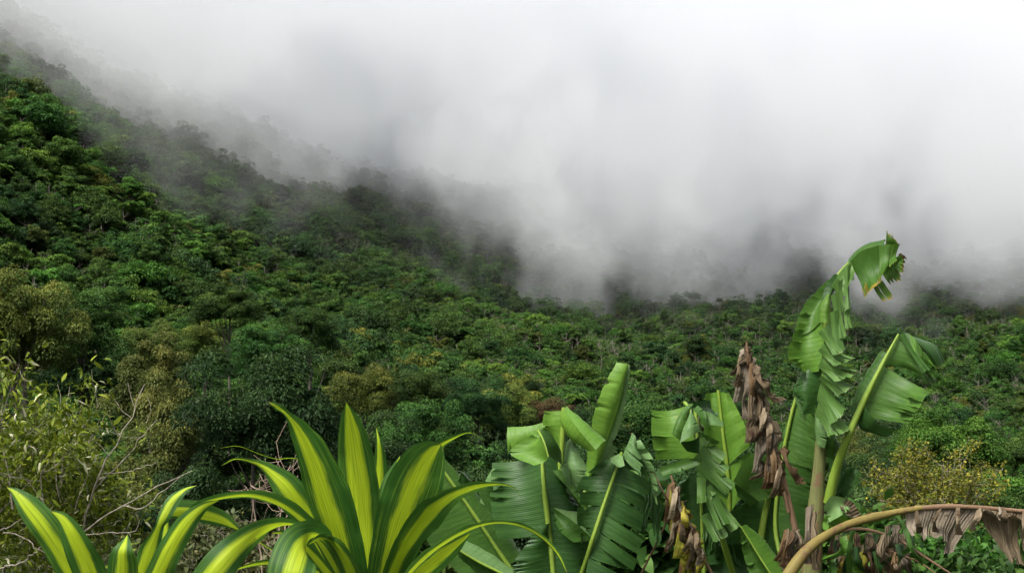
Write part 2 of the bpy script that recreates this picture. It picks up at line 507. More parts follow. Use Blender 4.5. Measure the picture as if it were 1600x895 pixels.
def build_forest():
    g = np.random.default_rng(5)
    p, z, r, u, py = scatter()
    n = len(p)
    sc = np.clip(np.exp(g.normal(-.20, .30, n)), .42, 1.7)
    sc = sc * (1 - .26 * np.clip((u - 550) / 450, 0, 1))           # the trees on the far side of the valley are smaller
    hgt = 4.5 + 4.5 * sc + g.normal(0, 1.2, n) + np.where(g.random(n) < .06, g.uniform(2, 5, n), 0)
    rz = g.uniform(0, 6.283, n)
    # stands of alike trees: the kind follows slow patches over the slope
    a = patch_noise(p[:, 0], p[:, 1], .030, .5) + g.normal(0, .45, n)
    b = patch_noise(p[:, 0], p[:, 1], .024, 3.1) + g.normal(0, .35, n)
    kind = np.where(a > .75, 2, np.where(a > .3, 0, np.where(a > -.1, 3, np.where(a > -.5, 7, np.where(a > -.9, 1, 5)))))
    w = g.random(n)
    kind = np.where(w < .025, 4, np.where(w < .05, 6, np.where(w < .15, 8, np.where(w < .20, 9, kind))))
    frond = (b > .62) & (r > 190) & (g.random(n) < .4)
    NK = len(far_specs)
    pid = np.where(frond, NK + (g.random(n) < .5), kind)
    order = np.argsort(r)
    inframe = (u > 0) & (u < 1600) & (py > 20) & (py < 760)
    single = [i for i in order if inframe[i]][:255]
    ss = set(single)
    names = {0: 'green', 1: 'dark green', 2: 'bright green', 3: 'green', 4: 'yellow green', 5: 'dark green', 6: 'olive', 7: 'green', 8: 'slender green', 9: 'flat crowned bright green'}
    for i in single:
        if pid[i] >= NK:
            cm, tm = FROND[pid[i] - NK]
            place_tree(cm, tm, p[i, 0], p[i, 1], z[i] + hgt[i] * .8, sc[i], rz[i],
                       'one of the feathery fronded palms among the broadleaf trees on the lower slope', 'palm tree', 'feathery palms on the lower slope', 'palm_tree', H=1.6)
        else:
            cm, tm = FAR[pid[i]]
            col = names[int(pid[i])]
            place_tree(cm, tm, p[i, 0], p[i, 1], z[i] + hgt[i], sc[i], rz[i],
                       'one of the %s leafy trees packed together on the lower rainforest slope' % col, 'tree', '%s trees of the lower slope' % col, 'forest_tree', H=far_specs[pid[i]][2])
    # the rest of the wood: one mass
    rest = np.array([i for i in range(n) if i not in ss])
    protos = bpy.data.collections.new('forest_kinds')
    for k in range(NK + 2):
        cm, tm = (FAR[k] if k < NK else FROND[k - NK])
        acc_o = bpy.data.objects.new('kind_%02d' % k, cm)
        protos.objects.link(acc_o)
    for k in range(2):
        acc_o = bpy.data.objects.new('kind_%02d' % (NK + 2 + k), FAR[k][1])
        protos.objects.link(acc_o)
    # crowns, and a trunk under every third tree
    Hc = np.array([q[2] for q in far_specs] + [1.6, 1.6])
    pos = np.column_stack([p[rest], z[rest] + hgt[rest] - Hc[pid[rest]] * sc[rest]])
    tr = rest[::2]
    V = np.vstack([pos, np.column_stack([p[tr], z[tr]])])
    S = np.r_[sc[rest], np.full(len(tr), .9)]
    RZ = np.r_[rz[rest], rz[tr]]
    ID = np.r_[pid[rest], NK + 2 + (tr % 2)]
    me = bpy.data.meshes.new('forest')
    me.vertices.add(len(V)); me.vertices.foreach_set('co', V.astype(np.float32).ravel())
    for nm, tp, val in (('scl', 'FLOAT', S), ('rot', 'FLOAT', RZ)):
        at = me.attributes.new(nm, tp, 'POINT'); at.data.foreach_set('value', val.astype(np.float32))
    at = me.attributes.new('pid', 'INT', 'POINT'); at.data.foreach_set('value', ID.astype(np.int32))
    o = mesh_obj('forest', me)
    tag(o, 'dense rainforest canopy covering the misty mountainside', 'forest', kind='stuff')
    ng = bpy.data.node_groups.new('forest_scatter', 'GeometryNodeTree')
    ng.interface.new_socket('Geometry', in_out='INPUT', socket_type='NodeSocketGeometry')
    ng.interface.new_socket('Geometry', in_out='OUTPUT', socket_type='NodeSocketGeometry')
    L = ng.links.new
    gi, go = ng.nodes.new('NodeGroupInput'), ng.nodes.new('NodeGroupOutput')
    mp_ = ng.nodes.new('GeometryNodeMeshToPoints')
    ip = ng.nodes.new('GeometryNodeInstanceOnPoints')
    ci = ng.nodes.new('GeometryNodeCollectionInfo')
    ci.inputs['Collection'].default_value = protos
    ci.inputs['Separate Children'].default_value = True
    ci.inputs['Reset Children'].default_value = True
    ip.inputs['Pick Instance'].default_value = True
    def attr(nm, tp):
        q = ng.nodes.new('GeometryNodeInputNamedAttribute'); q.data_type = tp
        q.inputs['Name'].default_value = nm
        return q.outputs['Attribute']
    cx = ng.nodes.new('ShaderNodeCombineXYZ')
    L(attr('rot', 'FLOAT'), cx.inputs['Z'])
    L(gi.outputs[0], mp_.inputs['Mesh']); L(mp_.outputs[0], ip.inputs['Points'])
    L(ci.outputs[0], ip.inputs['Instance']); L(attr('pid', 'INT'), ip.inputs['Instance Index'])
    L(cx.outputs[0], ip.inputs['Rotation']); L(attr('scl', 'FLOAT'), ip.inputs['Scale'])
    L(ip.outputs[0], go.inputs[0])
    md = o.modifiers.new('scatter', 'NODES'); md.node_group = ng
    print('forest trees', n, 'single', len(single))


build_forest()


# ------------------------------------------------------------------ the cloud lying on the mountain
CLOUD_SHIFT = (-900.0, 300.0, 0.0)               # which stretch of the drifting cloud lies here


def build_cloud():
    x0, x1, y0, y1, z0, z1 = -900, 950, 425, 1650, 20, 620
    V = np.array([[x, y, z] for x in (x0, x1) for y in (y0, y1) for z in (z0, z1)], float)
    F = np.array([[0, 1, 3, 2], [4, 6, 7, 5], [0, 4, 5, 1], [2, 3, 7, 6], [0, 2, 6, 4], [1, 5, 7, 3]])
    m, nt, out = new_mat('cloud_droplets')
    ge = N(nt, 'ShaderNodeNewGeometry')
    sx = N(nt, 'ShaderNodeSeparateXYZ')
    nt.links.new(ge.outputs['Position'], sx.inputs[0])
    x, y, z = sx.outputs
    # cloud base: high over the left shoulder, low over the valley on the right
    mr = N(nt, 'ShaderNodeMapRange'); mr.inputs['From Min'].default_value = -850; mr.inputs['From Max'].default_value = 850
    nt.links.new(x, mr.inputs['Value'])
    fc = N(nt, 'ShaderNodeFloatCurve')
    cu = fc.mapping.curves[0]
    base = [(-850, 420), (-340, 156), (-170, 102), (0, 82), (170, 66), (500, 56), (850, 54)]
    cu.points[0].location = (0, base[0][1] / 500); cu.points[1].location = (1, base[-1][1] / 500)
    for bx, bz in base[1:-1]: cu.points.new((bx + 850) / 1700, bz / 500)
    fc.mapping.update()
    nt.links.new(mr.outputs[0], fc.inputs['Value'])
    zb = mth(nt, 'MULTIPLY', fc.outputs[0], 500.0)
    mp1 = N(nt, 'ShaderNodeMapping'); mp1.inputs['Scale'].default_value = (1.0, .9, .8)
    mp1.inputs['Location'].default_value = CLOUD_SHIFT
    mp1.inputs['Rotation'].default_value = (0, math.radians(-48), 0)      # wisps trail down the slope
    nt.links.new(ge.outputs['Position'], mp1.inputs[0])
    n1 = N(nt, 'ShaderNodeTexNoise', Scale=.0125, Detail=3.0, Roughness=.72)
    nt.links.new(mp1.outputs[0], n1.inputs['Vector'])
    lift = mth(nt, 'MULTIPLY_ADD', n1.outputs['Fac'], 400.0, -200.0)
    hgt = mth(nt, 'ADD', mth(nt, 'SUBTRACT', z, zb), lift)
    prof = mth(nt, 'MULTIPLY_ADD', hgt, 1 / 24.0, .30, clamp=True)
    prof = mth(nt, 'POWER', prof, 1.5)
    fy = mth(nt, 'MULTIPLY_ADD', y, 1 / 150.0, -430 / 150.0, clamp=True)
    # the bank thins out upwards into the brighter deck
    ftop = mth(nt, 'MULTIPLY_ADD', mth(nt, 'SUBTRACT', z, zb), -1 / 330.0, 1.8, clamp=True)
    prof = mth(nt, 'MULTIPLY', prof, ftop)
    mp2 = N(nt, 'ShaderNodeMapping'); mp2.inputs['Scale'].default_value = (1.3, 1.0, .8)
    mp2.inputs['Rotation'].default_value = (0, math.radians(-50), 0)
    nt.links.new(ge.outputs['Position'], mp2.inputs[0])
    n2 = N(nt, 'ShaderNodeTexNoise', Scale=.017, Detail=2.5, Roughness=.6)
    wv = N(nt, 'ShaderNodeVectorMath', operation='MULTIPLY_ADD'); wv.inputs[1].default_value = (170, 90, -150)
    nt.links.new(n1.outputs['Fac'], wv.inputs[0]); nt.links.new(mp2.outputs[0], wv.inputs[2])
    nt.links.new(wv.outputs[0], n2.inputs['Vector'])
    holes = mth(nt, 'MULTIPLY_ADD', mth(nt, 'MULTIPLY_ADD', n2.outputs['Fac'], 5.0, -2.0, clamp=True), .7, .3)
    holes = mth(nt, 'ADD', holes, mth(nt, 'MULTIPLY_ADD', hgt, 1 / 110.0, -.1, clamp=True), clamp=True)     # torn only along the base
    dens = mth(nt, 'MULTIPLY', mth(nt, 'MULTIPLY', prof, fy), holes)
    dens = mth(nt, 'MULTIPLY_ADD', dens, 0.0105, mth(nt, 'MULTIPLY', fy, 0.0003))
    v = N(nt, 'ShaderNodeVolumePrincipled')
    v.inputs['Color'].default_value = (.974, .985, 1.0, 1)
    v.inputs['Anisotropy'].default_value = 0.0
    nt.links.new(dens, v.inputs['Density'])
    nt.links.new(v.outputs[0], out.inputs['Volume'])
    o = mesh_obj('cloud', mesh_np('cloud', V, F, [m]))
    tag(o, 'pale grey cloud bank hanging low over the forested mountain', 'cloud', kind='stuff')


build_cloud()


# ------------------------------------------------------------------ the trees of the near valley, one by one
# column and row of the crown's top, crown width in photo pixels, kind, height factor, label
VALLEY = [
    (35, 447, 150, 0, 1.35, None, 'yellowish green tree at the picture edge above the rust coloured tree'),
    (128, 460, 120, 2, 1.25, None, 'broad green tree with a pale trunk beside the yellowish edge tree'),
    (238, 516, 92, 0, 1.1, None, 'layered tree with gold green tips in front of the pale trunked tree'),
    (318, 511, 84, 0, 1.1, None, 'rounded gold tipped tree next to the layered one'),
    (412, 519, 122, 2, 0.9, None, 'domed green tree with yellowish top above the large dark tree'),
    (248, 558, 130, 3, 1.1, None, 'olive tree with heaped tufts below the layered gold tipped tree'),
    (402, 566, 200, 1, 1.2, None, 'large dark green tree towering behind the striped plant'),
    (135, 556, 120, 1, 0.8, None, 'dark green low tree behind the narrow leaved shrub'),
    (355, 461, 98, 4, 0.9, None, 'flat topped green tree standing above the gold tipped pair'),
    (482, 491, 96, 2, 0.9, None, 'green tree beside the flat topped tree on the hill foot'),
    (262, 630, 150, 3, 1.4, None, 'tall olive tree whose side is seen behind the pale twigs'),
    (18, 524, 120, 0, 0.8, 'rust', 'rust brown tree peeping over the narrow leaved shrub'),
    (572, 585, 104, 0, 1.0, None, 'yellow tinged tree behind the upright striped leaf'),
    (645, 588, 92, 2, 1.0, None, 'compact green tree right of the yellow tinged one'),
    (548, 652, 150, 1, 1.0, None, 'dark tree directly behind the tip of the upright striped leaf'),
    (665, 640, 120, 2, 1.2, None, 'mid green tree behind the bent striped leaf tip'),
    (722, 700, 84, 3, 0.9, None, 'small brownish olive round tree behind the leaning banana leaf'),
    (745, 598, 90, 1, 1.0, None, 'dark bushy tree above the small olive round tree'),
    (790, 612, 84, 0, 1.0, None, 'yellow flushed tree above the folded banana leaf'),
    (855, 630, 80, 0, 0.8, 'rust', 'brownish tree behind the top of the folded banana leaf'),
    (1000, 640, 120, 2, 1.0, None, 'green tree in the gap between the two shorter banana plants'),
    (1480, 660, 150, 4, 1.0, 'bright', 'broad bright green tree behind the golden shrub'),
    (1572, 682, 120, 4, 1.0, None, 'green tree at the edge beside the broad bright one'),
    (1395, 690, 110, 1, 1.0, None, 'dark tree between the tall banana and the broad bright tree'),
    (1345, 690, 84, 3, 1.0, None, 'olive tree glimpsed just behind the tall banana stem'),
    (1585, 742, 140, 4, 0.9, 'bright', 'low bright green tree over the dead arching frond end'),
    (900, 700, 150, 1, 1.0, None, 'dark tree hidden behind the upright young banana leaf'),
    (1110, 690, 170, 1, 1.0, None, 'dark tree behind the middle banana clump'),
    (1250, 700, 150, 2, 1.0, None, 'green tree behind the dry brown banana leaf'),
    (455, 720, 190, 1, 1.1, None, 'dark tree low behind the bare pinkish twigs'),
    (330, 740, 190, 1, 1.0, None, 'dark tree low behind the arching striped leaf'),
    (620, 745, 190, 2, 1.0, None, 'green tree low behind the striped plant crown'),
    (780, 750, 200, 1, 1.0, None, 'dark tree low behind the leaning banana leaf'),
    (1010, 745, 190, 1, 1.0, None, 'dark tree low between the shorter banana plants'),
    (1540, 770, 220, 2, 0.9, None, 'green tree below the low bright tree at the valley bottom'),
    (1380, 775, 220, 1, 0.9, None, 'dark tree below the golden shrub at the valley bottom'),
    (120, 740, 210, 3, 1.0, None, 'olive tree low behind the narrow leaved shrub'),
]
MATS = {'rust': M_RUST, 'bright': M_BRIGHT, 'gold': M_GOLD, None: None}
gv = random.Random(3)
for (px, py, w, k, sq, mt, lab) in VALLEY:
    Y = 9.4 * FPX / w * .98
    q = P(px, py, Y)
    place_tree(NEAR[k][0], NEAR[k][1], q[0], Y, q[2], 1.0 * gv.uniform(.93, 1.07), gv.uniform(0, 6.28), lab, 'tree', name='valley_tree',
               mat=MATS[mt], squash=sq, H=near_specs[k][2])


# ------------------------------------------------------------------ shrubs
def curved_leaves(pos, dirn, nor, ln, wd, curl, tint):
    side = nrm(np.cross(dirn, nor)); up = nrm(np.cross(side, dirn))
    c = lambda v: v[:, None]
    p1 = pos + dirn * c(ln * .35) + up * c(curl * ln * .10)
    p2 = pos + dirn * c(ln * .72) + up * c(-curl * ln * .06)
    t = pos + dirn * c(ln * .97) + up * c(-curl * ln * .38)
    V = np.stack([pos, p1 + side * c(wd), p1 - side * c(wd), p2 + side * c(wd * .8), p2 - side * c(wd * .8), t], 1).reshape(-1, 3)
    i = np.arange(len(pos))[:, None] * 6
    F = np.concatenate([i + np.array([0, 2, 1]), i + np.array([1, 2, 4]), i + np.array([1, 4, 3]), i + np.array([3, 4, 5])])
    return V, F, np.repeat(tint, 6)


def grow(g, start, d, length, r, level, twigs, tips, bend=.25, kids=(3, 5), up=.12):
    """one branch and its side branches; fills twigs [(path, r0, r1)] and tips [path]"""
    n = 7
    path = [np.array(start, float)]
    d = np.array(d, float)
    for i in range(n - 1):
        d = nrm(d + g.normal(0, bend, 3) * .5 + np.array([0, 0, up]))
        path.append(path[-1] + d * length / (n - 1))
    path = np.array(path)
    twigs.append((path, r, r * .45))
    if level == 0:
        tips.append(path); return
    for i in range(g.integers(*kids)):
        t = g.uniform(.3, 1.0)
        j = min(int(t * (n - 1)), n - 2)
        st = path[j] + (path[j + 1] - path[j]) * (t * (n - 1) - j)
        nd = nrm(path[j + 1] - path[j] + g.normal(0, .75, 3))
        grow(g, st, nd, length * g.uniform(.45, .72), r * .5, level - 1, twigs, tips, bend, kids, up)


def shrub(name, label, cat, base, stems, seed, length, r, levels, leafy, ls, lw, mleaf, mbark, tint0=.5, curl=1.0, bend=.25, kids=(3, 6), extra=(), spread=0.0, up=.12, minr=.0018):
    g = np.random.default_rng(seed)
    base = np.array(base, float)
    o = empty(name, base, label, cat)
    twigs, tips = [], []
    for st, d in stems:
        grow(g, np.array(st), d, length * g.uniform(.8, 1.2), r, levels, twigs, tips, bend, kids, up)
    acc = Acc()
    for path, r0, r1 in twigs:
        acc.add(*tube(path, np.maximum(np.linspace(r0, r1, len(path)), minr), 5))
    for pts, r0, r1 in extra:
        path = spline([P(*q) for q in pts], 14)
        path[1:-1] += g.normal(0, r0 * .8, path[1:-1].shape)
        acc.add(*tube(path, np.linspace(r0, r1, len(path)) * .75, 6))
    b = mesh_obj('branches', acc.mesh('branches', [mbark], base), o)
    if leafy:
        VV, FF, TT, off = [], [], [], 0
        pp = np.vstack([t[g.integers(1, len(t), leafy)] for t in tips])
        dd = np.vstack([np.repeat(nrm(t[-1:] - t[:1]), leafy, 0) for t in tips])
        n = len(pp)
        pos = pp + g.normal(0, ls * .25 + spread, (n, 3))
        dirn = nrm(dd * .6 + g.normal(0, .7, (n, 3)) + np.array([0, 0, -.15]))
        nor = nrm(np.array([0, 0, 1.0]) + g.normal(0, .6, (n, 3)))
        ln = ls * g.uniform(.55, 1.3, n)
        V, F, t = curved_leaves(pos, dirn, nor, ln, ln * lw * g.uniform(.7, 1.2, n), curl * g.uniform(-.3, 1.3, n), np.clip(tint0 + g.normal(0, .2, n), 0, 1))
        mesh_obj('foliage', mesh_np('foliage', V - base, F, [mleaf], t), o)
    return o


M_NARROW = foliage_mat('narrow_shrub_leaves', [(0, (0.016, 0.03, 0.004)), (0.4, (0.05, 0.088, 0.008)), (0.75, (0.125, 0.185, 0.014)), (.95, (0.23, 0.28, 0.025)), (1, (0.6, 0.6, 0.4))], transl=.3, var=.0, spec=.12, rough=.5)
M_DUSTY = foliage_mat('dusty_shrub_leaves', [(0, (0.025, 0.035, 0.012)), (0.5, (0.06, 0.08, 0.022)), (1, (0.15, 0.14, 0.045))], transl=.3, var=.0, spec=.2)
M_TWIG = bark_mat('grey_twig_bark', (0.10, 0.08, 0.06), (0.40, 0.35, 0.28), 30)
M_PINKTWIG = bark_mat('pinkish_twig_bark', (0.09, 0.06, 0.04), (0.30, 0.22, 0.16), 30)

ya = 12.0
base = P(60, 980, ya); base[2] = float(terrain_z(base[0], base[1]))
stems = []
gs = random.Random(9)
for px, py in [(-40, 860), (10, 840), (50, 850), (-10, 780), (40, 770), (90, 820), (80, 770), (130, 850), (20, 735), (60, 745), (-30, 740), (110, 790), (0, 810), (150, 880), (200, 900)]:
    q = P(px, py + 60, ya + gs.uniform(-.9, .9))
    stems.append((q, (gs.uniform(-.3, .4), gs.uniform(-.3, .3), 1)))
tw = [  # the long pale twigs that show against the shadow
    ([(118, 900, 11.8), (135, 800, 11.7), (155, 755, 11.6), (165, 722, 11.6), (190, 682, 11.5), (212, 640, 11.5), (226, 600, 11.5)], .020, .004),
    ([(155, 757, 11.6), (195, 715, 11.5), (232, 672, 11.5), (246, 655, 11.5)], .009, .003),
    ([(160, 740, 11.6), (205, 735, 11.4), (245, 722, 11.4)], .007, .003),
    ([(80, 880, 11.6), (132, 828, 11.5), (190, 790, 11.4), (250, 757, 11.3), (300, 735, 11.2)], .014, .003),
    ([(190, 790, 11.4), (225, 792, 11.3), (252, 770, 11.3), (285, 742, 11.3)], .007, .003),
    ([(0, 888, 11.3), (30, 880, 11.3), (58, 862, 11.2)], .012, .006), ([(58, 862, 11.2), (80, 835, 11.2), (128, 820, 11.2)], .008, .004),
    ([(0, 828, 11.4), (18, 820, 11.4), (38, 806, 11.4)], .008, .004), ([(5, 832, 11.3), (35, 838, 11.3), (60, 858, 11.2), (90, 872, 11.2)], .008, .004),
    ([(133, 834, 11.5), (180, 832, 11.4), (212, 830, 11.4), (218, 812, 11.4)], .007, .003),
    ([(212, 640, 11.5), (206, 622, 11.5), (200, 598, 11.5)], .005, .002), ([(190, 682, 11.5), (180, 672, 11.5), (165, 640, 11.4)], .006, .002),
    ([(172, 712, 11.5), (150, 690, 11.5), (118, 668, 11.4), (100, 640, 11.4)], .006, .002),
    ([(0, 800, 11.8), (40, 760, 11.8), (60, 740, 11.8), (80, 700, 11.8)], .010, .003), ([(90, 860, 11.9), (92, 760, 11.9), (86, 700, 11.9), (95, 640, 11.9), (90, 600, 11.9)], .012, .003),
    ([(228, 660, 11.5), (236, 640, 11.5), (230, 618, 11.5)], .004, .002), ([(205, 652, 11.5), (190, 640, 11.5), (178, 622, 11.5)], .004, .002),
]
shrub('narrow_leaved_shrub', 'olive shrub of narrow curling leaves with long pale bare twigs at picture edge', 'shrub', base, stems, 21, .85, .010, 2,
      28, .105, .12, M_NARROW, M_TWIG, .62, 1.2, extra=tw, kids=(4, 7), spread=.06)


def bush(name, label, px, py, w, Y, mleaf, seed, ls=.11, lw=.3, leafy=10, kids=(4, 7), bare=False, r=.012, n=9, up=.12, h=None):
    """a shrub standing on the ground whose top shows at (px, py) and which is w pixels wide"""
    g = random.Random(seed)
    top = P(px, py, Y)
    gz = float(terrain_z(top[0], Y))
    hw = w / FPX * Y / 2
    hgt = h or hw * 1.2
    st = []
    for i in range(n):
        a = g.uniform(0, 6.28); rr = hw * .55 * math.sqrt(g.random())
        p0 = np.array([top[0] + rr * math.cos(a), Y + rr * math.sin(a), top[2] - hgt * g.uniform(.75, 1.05) - rr * .35])
        st.append((p0, (math.cos(a) * .5, math.sin(a) * .5, 1)))
    b = np.array([top[0], Y, gz])
    ex = []
    for p0, d in st:
        k = (p0[0] / Y * FPX + 800, 0)
    o = shrub(name, label, 'shrub', b, st, seed, hgt * .62, r, 2, 0 if bare else leafy, ls, lw, mleaf, M_PINKTWIG if bare else M_TWIG, .45, kids=kids, spread=ls * .5, up=up)
    acc = Acc()
    for p0, d in st:
        acc.add(*tube(spline([b + np.array([(p0[0] - b[0]) * .2, (p0[1] - b[1]) * .2, -.1]), (b + p0) / 2 + np.array([(p0[0] - b[0]) * .3, 0, 0]), p0], 7), np.linspace(r * 1.6, r, 7), 5))
    mesh_obj('stem', acc.mesh('stem', [M_PINKTWIG if bare else M_TWIG], b), o)
    return o


bush('golden_shrub', 'golden yellow flowering shrub right of the tall banana stem', 1448, 708, 205, 40, M_GOLD, 31, ls=.10, lw=.34, leafy=24, n=17, r=.016)
bush('leafy_shrub', 'dusty olive bush under the arching striped leaf', 300, 800, 210, 17, M_DUSTY, 32, ls=.10, lw=.22, leafy=14)
bush('leafy_shrub', 'dusty olive bush below the bare pinkish twigs', 440, 825, 200, 15, M_DUSTY, 33, ls=.09, lw=.22, leafy=14)
bush('leafy_shrub', 'dusty bush at the bottom edge under the narrow leaved shrub', 130, 840, 230, 14, M_DUSTY, 34, ls=.10, lw=.2, leafy=14)
bush('leafy_shrub', 'green bush below the hanging grey dead leaf panel', 1470, 835, 190, 16, M_BRIGHT, 35, ls=.14, lw=.28, leafy=14, n=11)
bush('leafy_shrub', 'dark bush in the bottom corner under the dead frond end', 1580, 850, 190, 15, M_GREEN, 36, ls=.13, lw=.28, leafy=14, n=11)
bush('leafy_shrub', 'olive bush low between the striped plant and the banana', 720, 850, 160, 12, M_OLIVE, 37, ls=.11, lw=.25, leafy=14)
bush('leafy_shrub', 'dark broad leaved bush low between the shorter banana plants', 1015, 800, 130, 9.5, M_GREEN, 38, ls=.17, lw=.34, leafy=12, n=10)
bush('leafy_shrub', 'dark bush low behind the middle banana clump', 1130, 840, 190, 9.5, M_GREEN, 40, ls=.15, lw=.34, leafy=12, n=10)
bush('leafy_shrub', 'green bush low behind the tall banana stem', 1330, 820, 170, 11, M_BRIGHT, 41, ls=.14, lw=.3, leafy=12, n=10)
bush('bare_twig_shrub', 'leafless tangle of pinkish twigs behind the striped plant', 430, 690, 150, 8.0, None, 39, bare=True, kids=(4, 6), r=.0055, n=4, h=.75)


# ------------------------------------------------------------------ leaf materials of the near plants
def blade_mat(name, stops, vein=(0.03, 220.0), rough=.45, transl=.35, edge=None, blotch=None, bump=.25, spec=.22, aniso_scale=(3, 60), tl=None):
    """leaf blade: u across (0 midrib .. 1 margin), v along in metres"""
    m, nt, out = new_mat(name)
    uvn = N(nt, 'ShaderNodeUVMap')
    sp = N(nt, 'ShaderNodeSeparateXYZ'); nt.links.new(uvn.outputs[0], sp.inputs[0])
    at = N(nt, 'ShaderNodeAttribute', attribute_name='tint')
    mp = N(nt, 'ShaderNodeMapping'); mp.inputs['Scale'].default_value = (aniso_scale[0], aniso_scale[1], 1)
    nt.links.new(uvn.outputs[0], mp.inputs[0])
    st = N(nt, 'ShaderNodeTexNoise', Scale=1.0, Detail=3.0, Roughness=.6); nt.links.new(mp.outputs[0], st.inputs['Vector'])
    tc = N(nt, 'ShaderNodeTexCoord')
    bl = N(nt, 'ShaderNodeTexNoise', Scale=5.0, Detail=4.0, Roughness=.6); nt.links.new(tc.outputs['Object'], bl.inputs['Vector'])
    f = mth(nt, 'ADD', mth(nt, 'MULTIPLY_ADD', st.outputs['Fac'], .85, -.425), mth(nt, 'MULTIPLY_ADD', bl.outputs['Fac'], .6, -.3))
    f = mth(nt, 'ADD', f, at.outputs['Fac'], clamp=True)
    r = ramp(nt, stops); nt.links.new(f, r.inputs[0])
    col = r.outputs[0]
    if edge:
        e = mth(nt, 'ADD', sp.outputs[0], mth(nt, 'MULTIPLY_ADD', bl.outputs['Fac'], .5, -.25))
        e = mth(nt, 'MULTIPLY', mth(nt, 'SUBTRACT', e, edge[1]), 9.0, clamp=True)
        mx = N(nt, 'ShaderNodeMixRGB'); mx.inputs['Color2'].default_value = (*edge[0], 1)
        nt.links.new(e, mx.inputs[0]); nt.links.new(col, mx.inputs['Color1']); col = mx.outputs[0]
    if blotch:
        b2 = N(nt, 'ShaderNodeTexNoise', Scale=blotch[2], Detail=5.0, Roughness=.65); nt.links.new(tc.outputs['Object'], b2.inputs['Vector'])
        e = mth(nt, 'MULTIPLY', mth(nt, 'SUBTRACT', b2.outputs['Fac'], blotch[1]), 12.0, clamp=True)
        mx = N(nt, 'ShaderNodeMixRGB'); mx.inputs['Color2'].default_value = (*blotch[0], 1)
        nt.links.new(e, mx.inputs[0]); nt.links.new(col, mx.inputs['Color1']); col = mx.outputs[0]
    w = mth(nt, 'SINE', mth(nt, 'MULTIPLY', sp.outputs[1], vein[1]))
    w2 = mth(nt, 'SINE', mth(nt, 'MULTIPLY', sp.outputs[1], vein[1] * 2.73))
    k_ = 0.0 if vein[0] == 0 else 1.0
    hgt = mth(nt, 'ADD', mth(nt, 'MULTIPLY_ADD', w2, .35 * k_, st.outputs['Fac']), mth(nt, 'MULTIPLY', w, .5 * k_))
    b = N(nt, 'ShaderNodeBump', Strength=bump, Distance=(vein[0] or .03) * .1); nt.links.new(hgt, b.inputs['Height'])
    p = N(nt, 'ShaderNodeBsdfPrincipled', Roughness=rough); p.inputs['Specular IOR Level'].default_value = spec
    t = N(nt, 'ShaderNodeBsdfTranslucent')
    if tl:
        mx = N(nt, 'ShaderNodeMixRGB', blend_type='MULTIPLY'); mx.inputs[0].default_value = 1; mx.inputs['Color2'].default_value = (*tl, 1)
        nt.links.new(col, mx.inputs['Color1']); nt.links.new(mx.outputs[0], t.inputs['Color'])
    else: nt.links.new(col, t.inputs['Color'])
    nt.links.new(col, p.inputs['Base Color'])
    nt.links.new(b.outputs[0], p.inputs['Normal'])
    s_ = N(nt, 'ShaderNodeMixShader'); s_.inputs[0].default_value = transl
    nt.links.new(p.outputs[0], s_.inputs[1]); nt.links.new(t.outputs[0], s_.inputs[2])
    nt.links.new(s_.outputs[0], out.inputs['Surface'])
    return m


B_GREEN = blade_mat('banana_blade', [(0, (0.018, 0.055, 0.010)), (.5, (0.042, 0.102, 0.016)), (1, (0.085, 0.175, 0.028))], edge=((0.20, 0.20, 0.05), 1.06), blotch=((0.13, 0.10, 0.02), .70, 14.0))
B_LIGHT = blade_mat('young_banana_blade', [(0, (0.058, 0.140, 0.018)), (.5, (0.098, 0.205, 0.024)), (1, (0.17, 0.30, 0.040))], edge=((0.28, 0.30, 0.07), 1.08), blotch=((0.20, 0.19, 0.03), .71, 16.0))
B_DEEP_SHADED = blade_mat('deep_shaded_banana_blade', [(0, (0.010, 0.033, 0.007)), (.5, (0.021, 0.061, 0.012)), (1, (0.043, 0.105, 0.020))], blotch=((0.09, 0.08, 0.015), .70, 13.0), transl=.25)  # deep green, darkened to paint in the shade on shaded blades
B_PALE = blade_mat('pale_blade_underside', [(0, (0.065, 0.14, 0.042)), (.5, (0.12, 0.215, 0.070)), (1, (0.20, 0.31, 0.12))], rough=.5)
B_EDGED = blade_mat('browning_banana_blade', [(0, (0.025, 0.075, 0.010)), (.5, (0.055, 0.130, 0.016)), (1, (0.11, 0.20, 0.025))], edge=((0.24, 0.17, 0.025), .86))
B_STRIP = blade_mat('shredded_banana_blade', [(0, (0.045, 0.105, 0.020)), (.5, (0.088, 0.175, 0.038)), (1, (0.16, 0.26, 0.068))], edge=((0.38, 0.38, 0.20), .98))
B_DRY = blade_mat('dry_banana_blade', [(0, (0.034, 0.024, 0.013)), (.45, (0.105, 0.078, 0.046)), (1, (0.27, 0.22, 0.145))], rough=.8, transl=.2, spec=.15, bump=.8, vein=(.06, 160), blotch=((0.04, 0.02, 0.012), .60, 9.0))
B_GREYDRY = blade_mat('grey_dry_blade', [(0, (0.045, 0.036, 0.024)), (.45, (0.135, 0.110, 0.078)), (1, (0.32, 0.275, 0.21))], rough=.85, transl=.2, spec=.15, bump=.8, vein=(.06, 160), blotch=((0.09, 0.05, 0.03), .62, 8.0))
B_RUSTDRY = blade_mat('rusty_dry_blade', [(0, (0.030, 0.017, 0.008)), (.45, (0.095, 0.056, 0.025)), (1, (0.22, 0.145, 0.075))], rough=.75, transl=.25, spec=.2, bump=.8, vein=(.06, 160), blotch=((0.03, 0.015, 0.01), .60, 10.0))
B_DYING = blade_mat('yellowing_banana_blade', [(0, (0.10, 0.12, 0.012)), (.5, (0.24, 0.22, 0.025)), (1, (0.40, 0.32, 0.05))], rough=.6, blotch=((0.12, 0.065, 0.03), .50, 11.0), bump=.6)
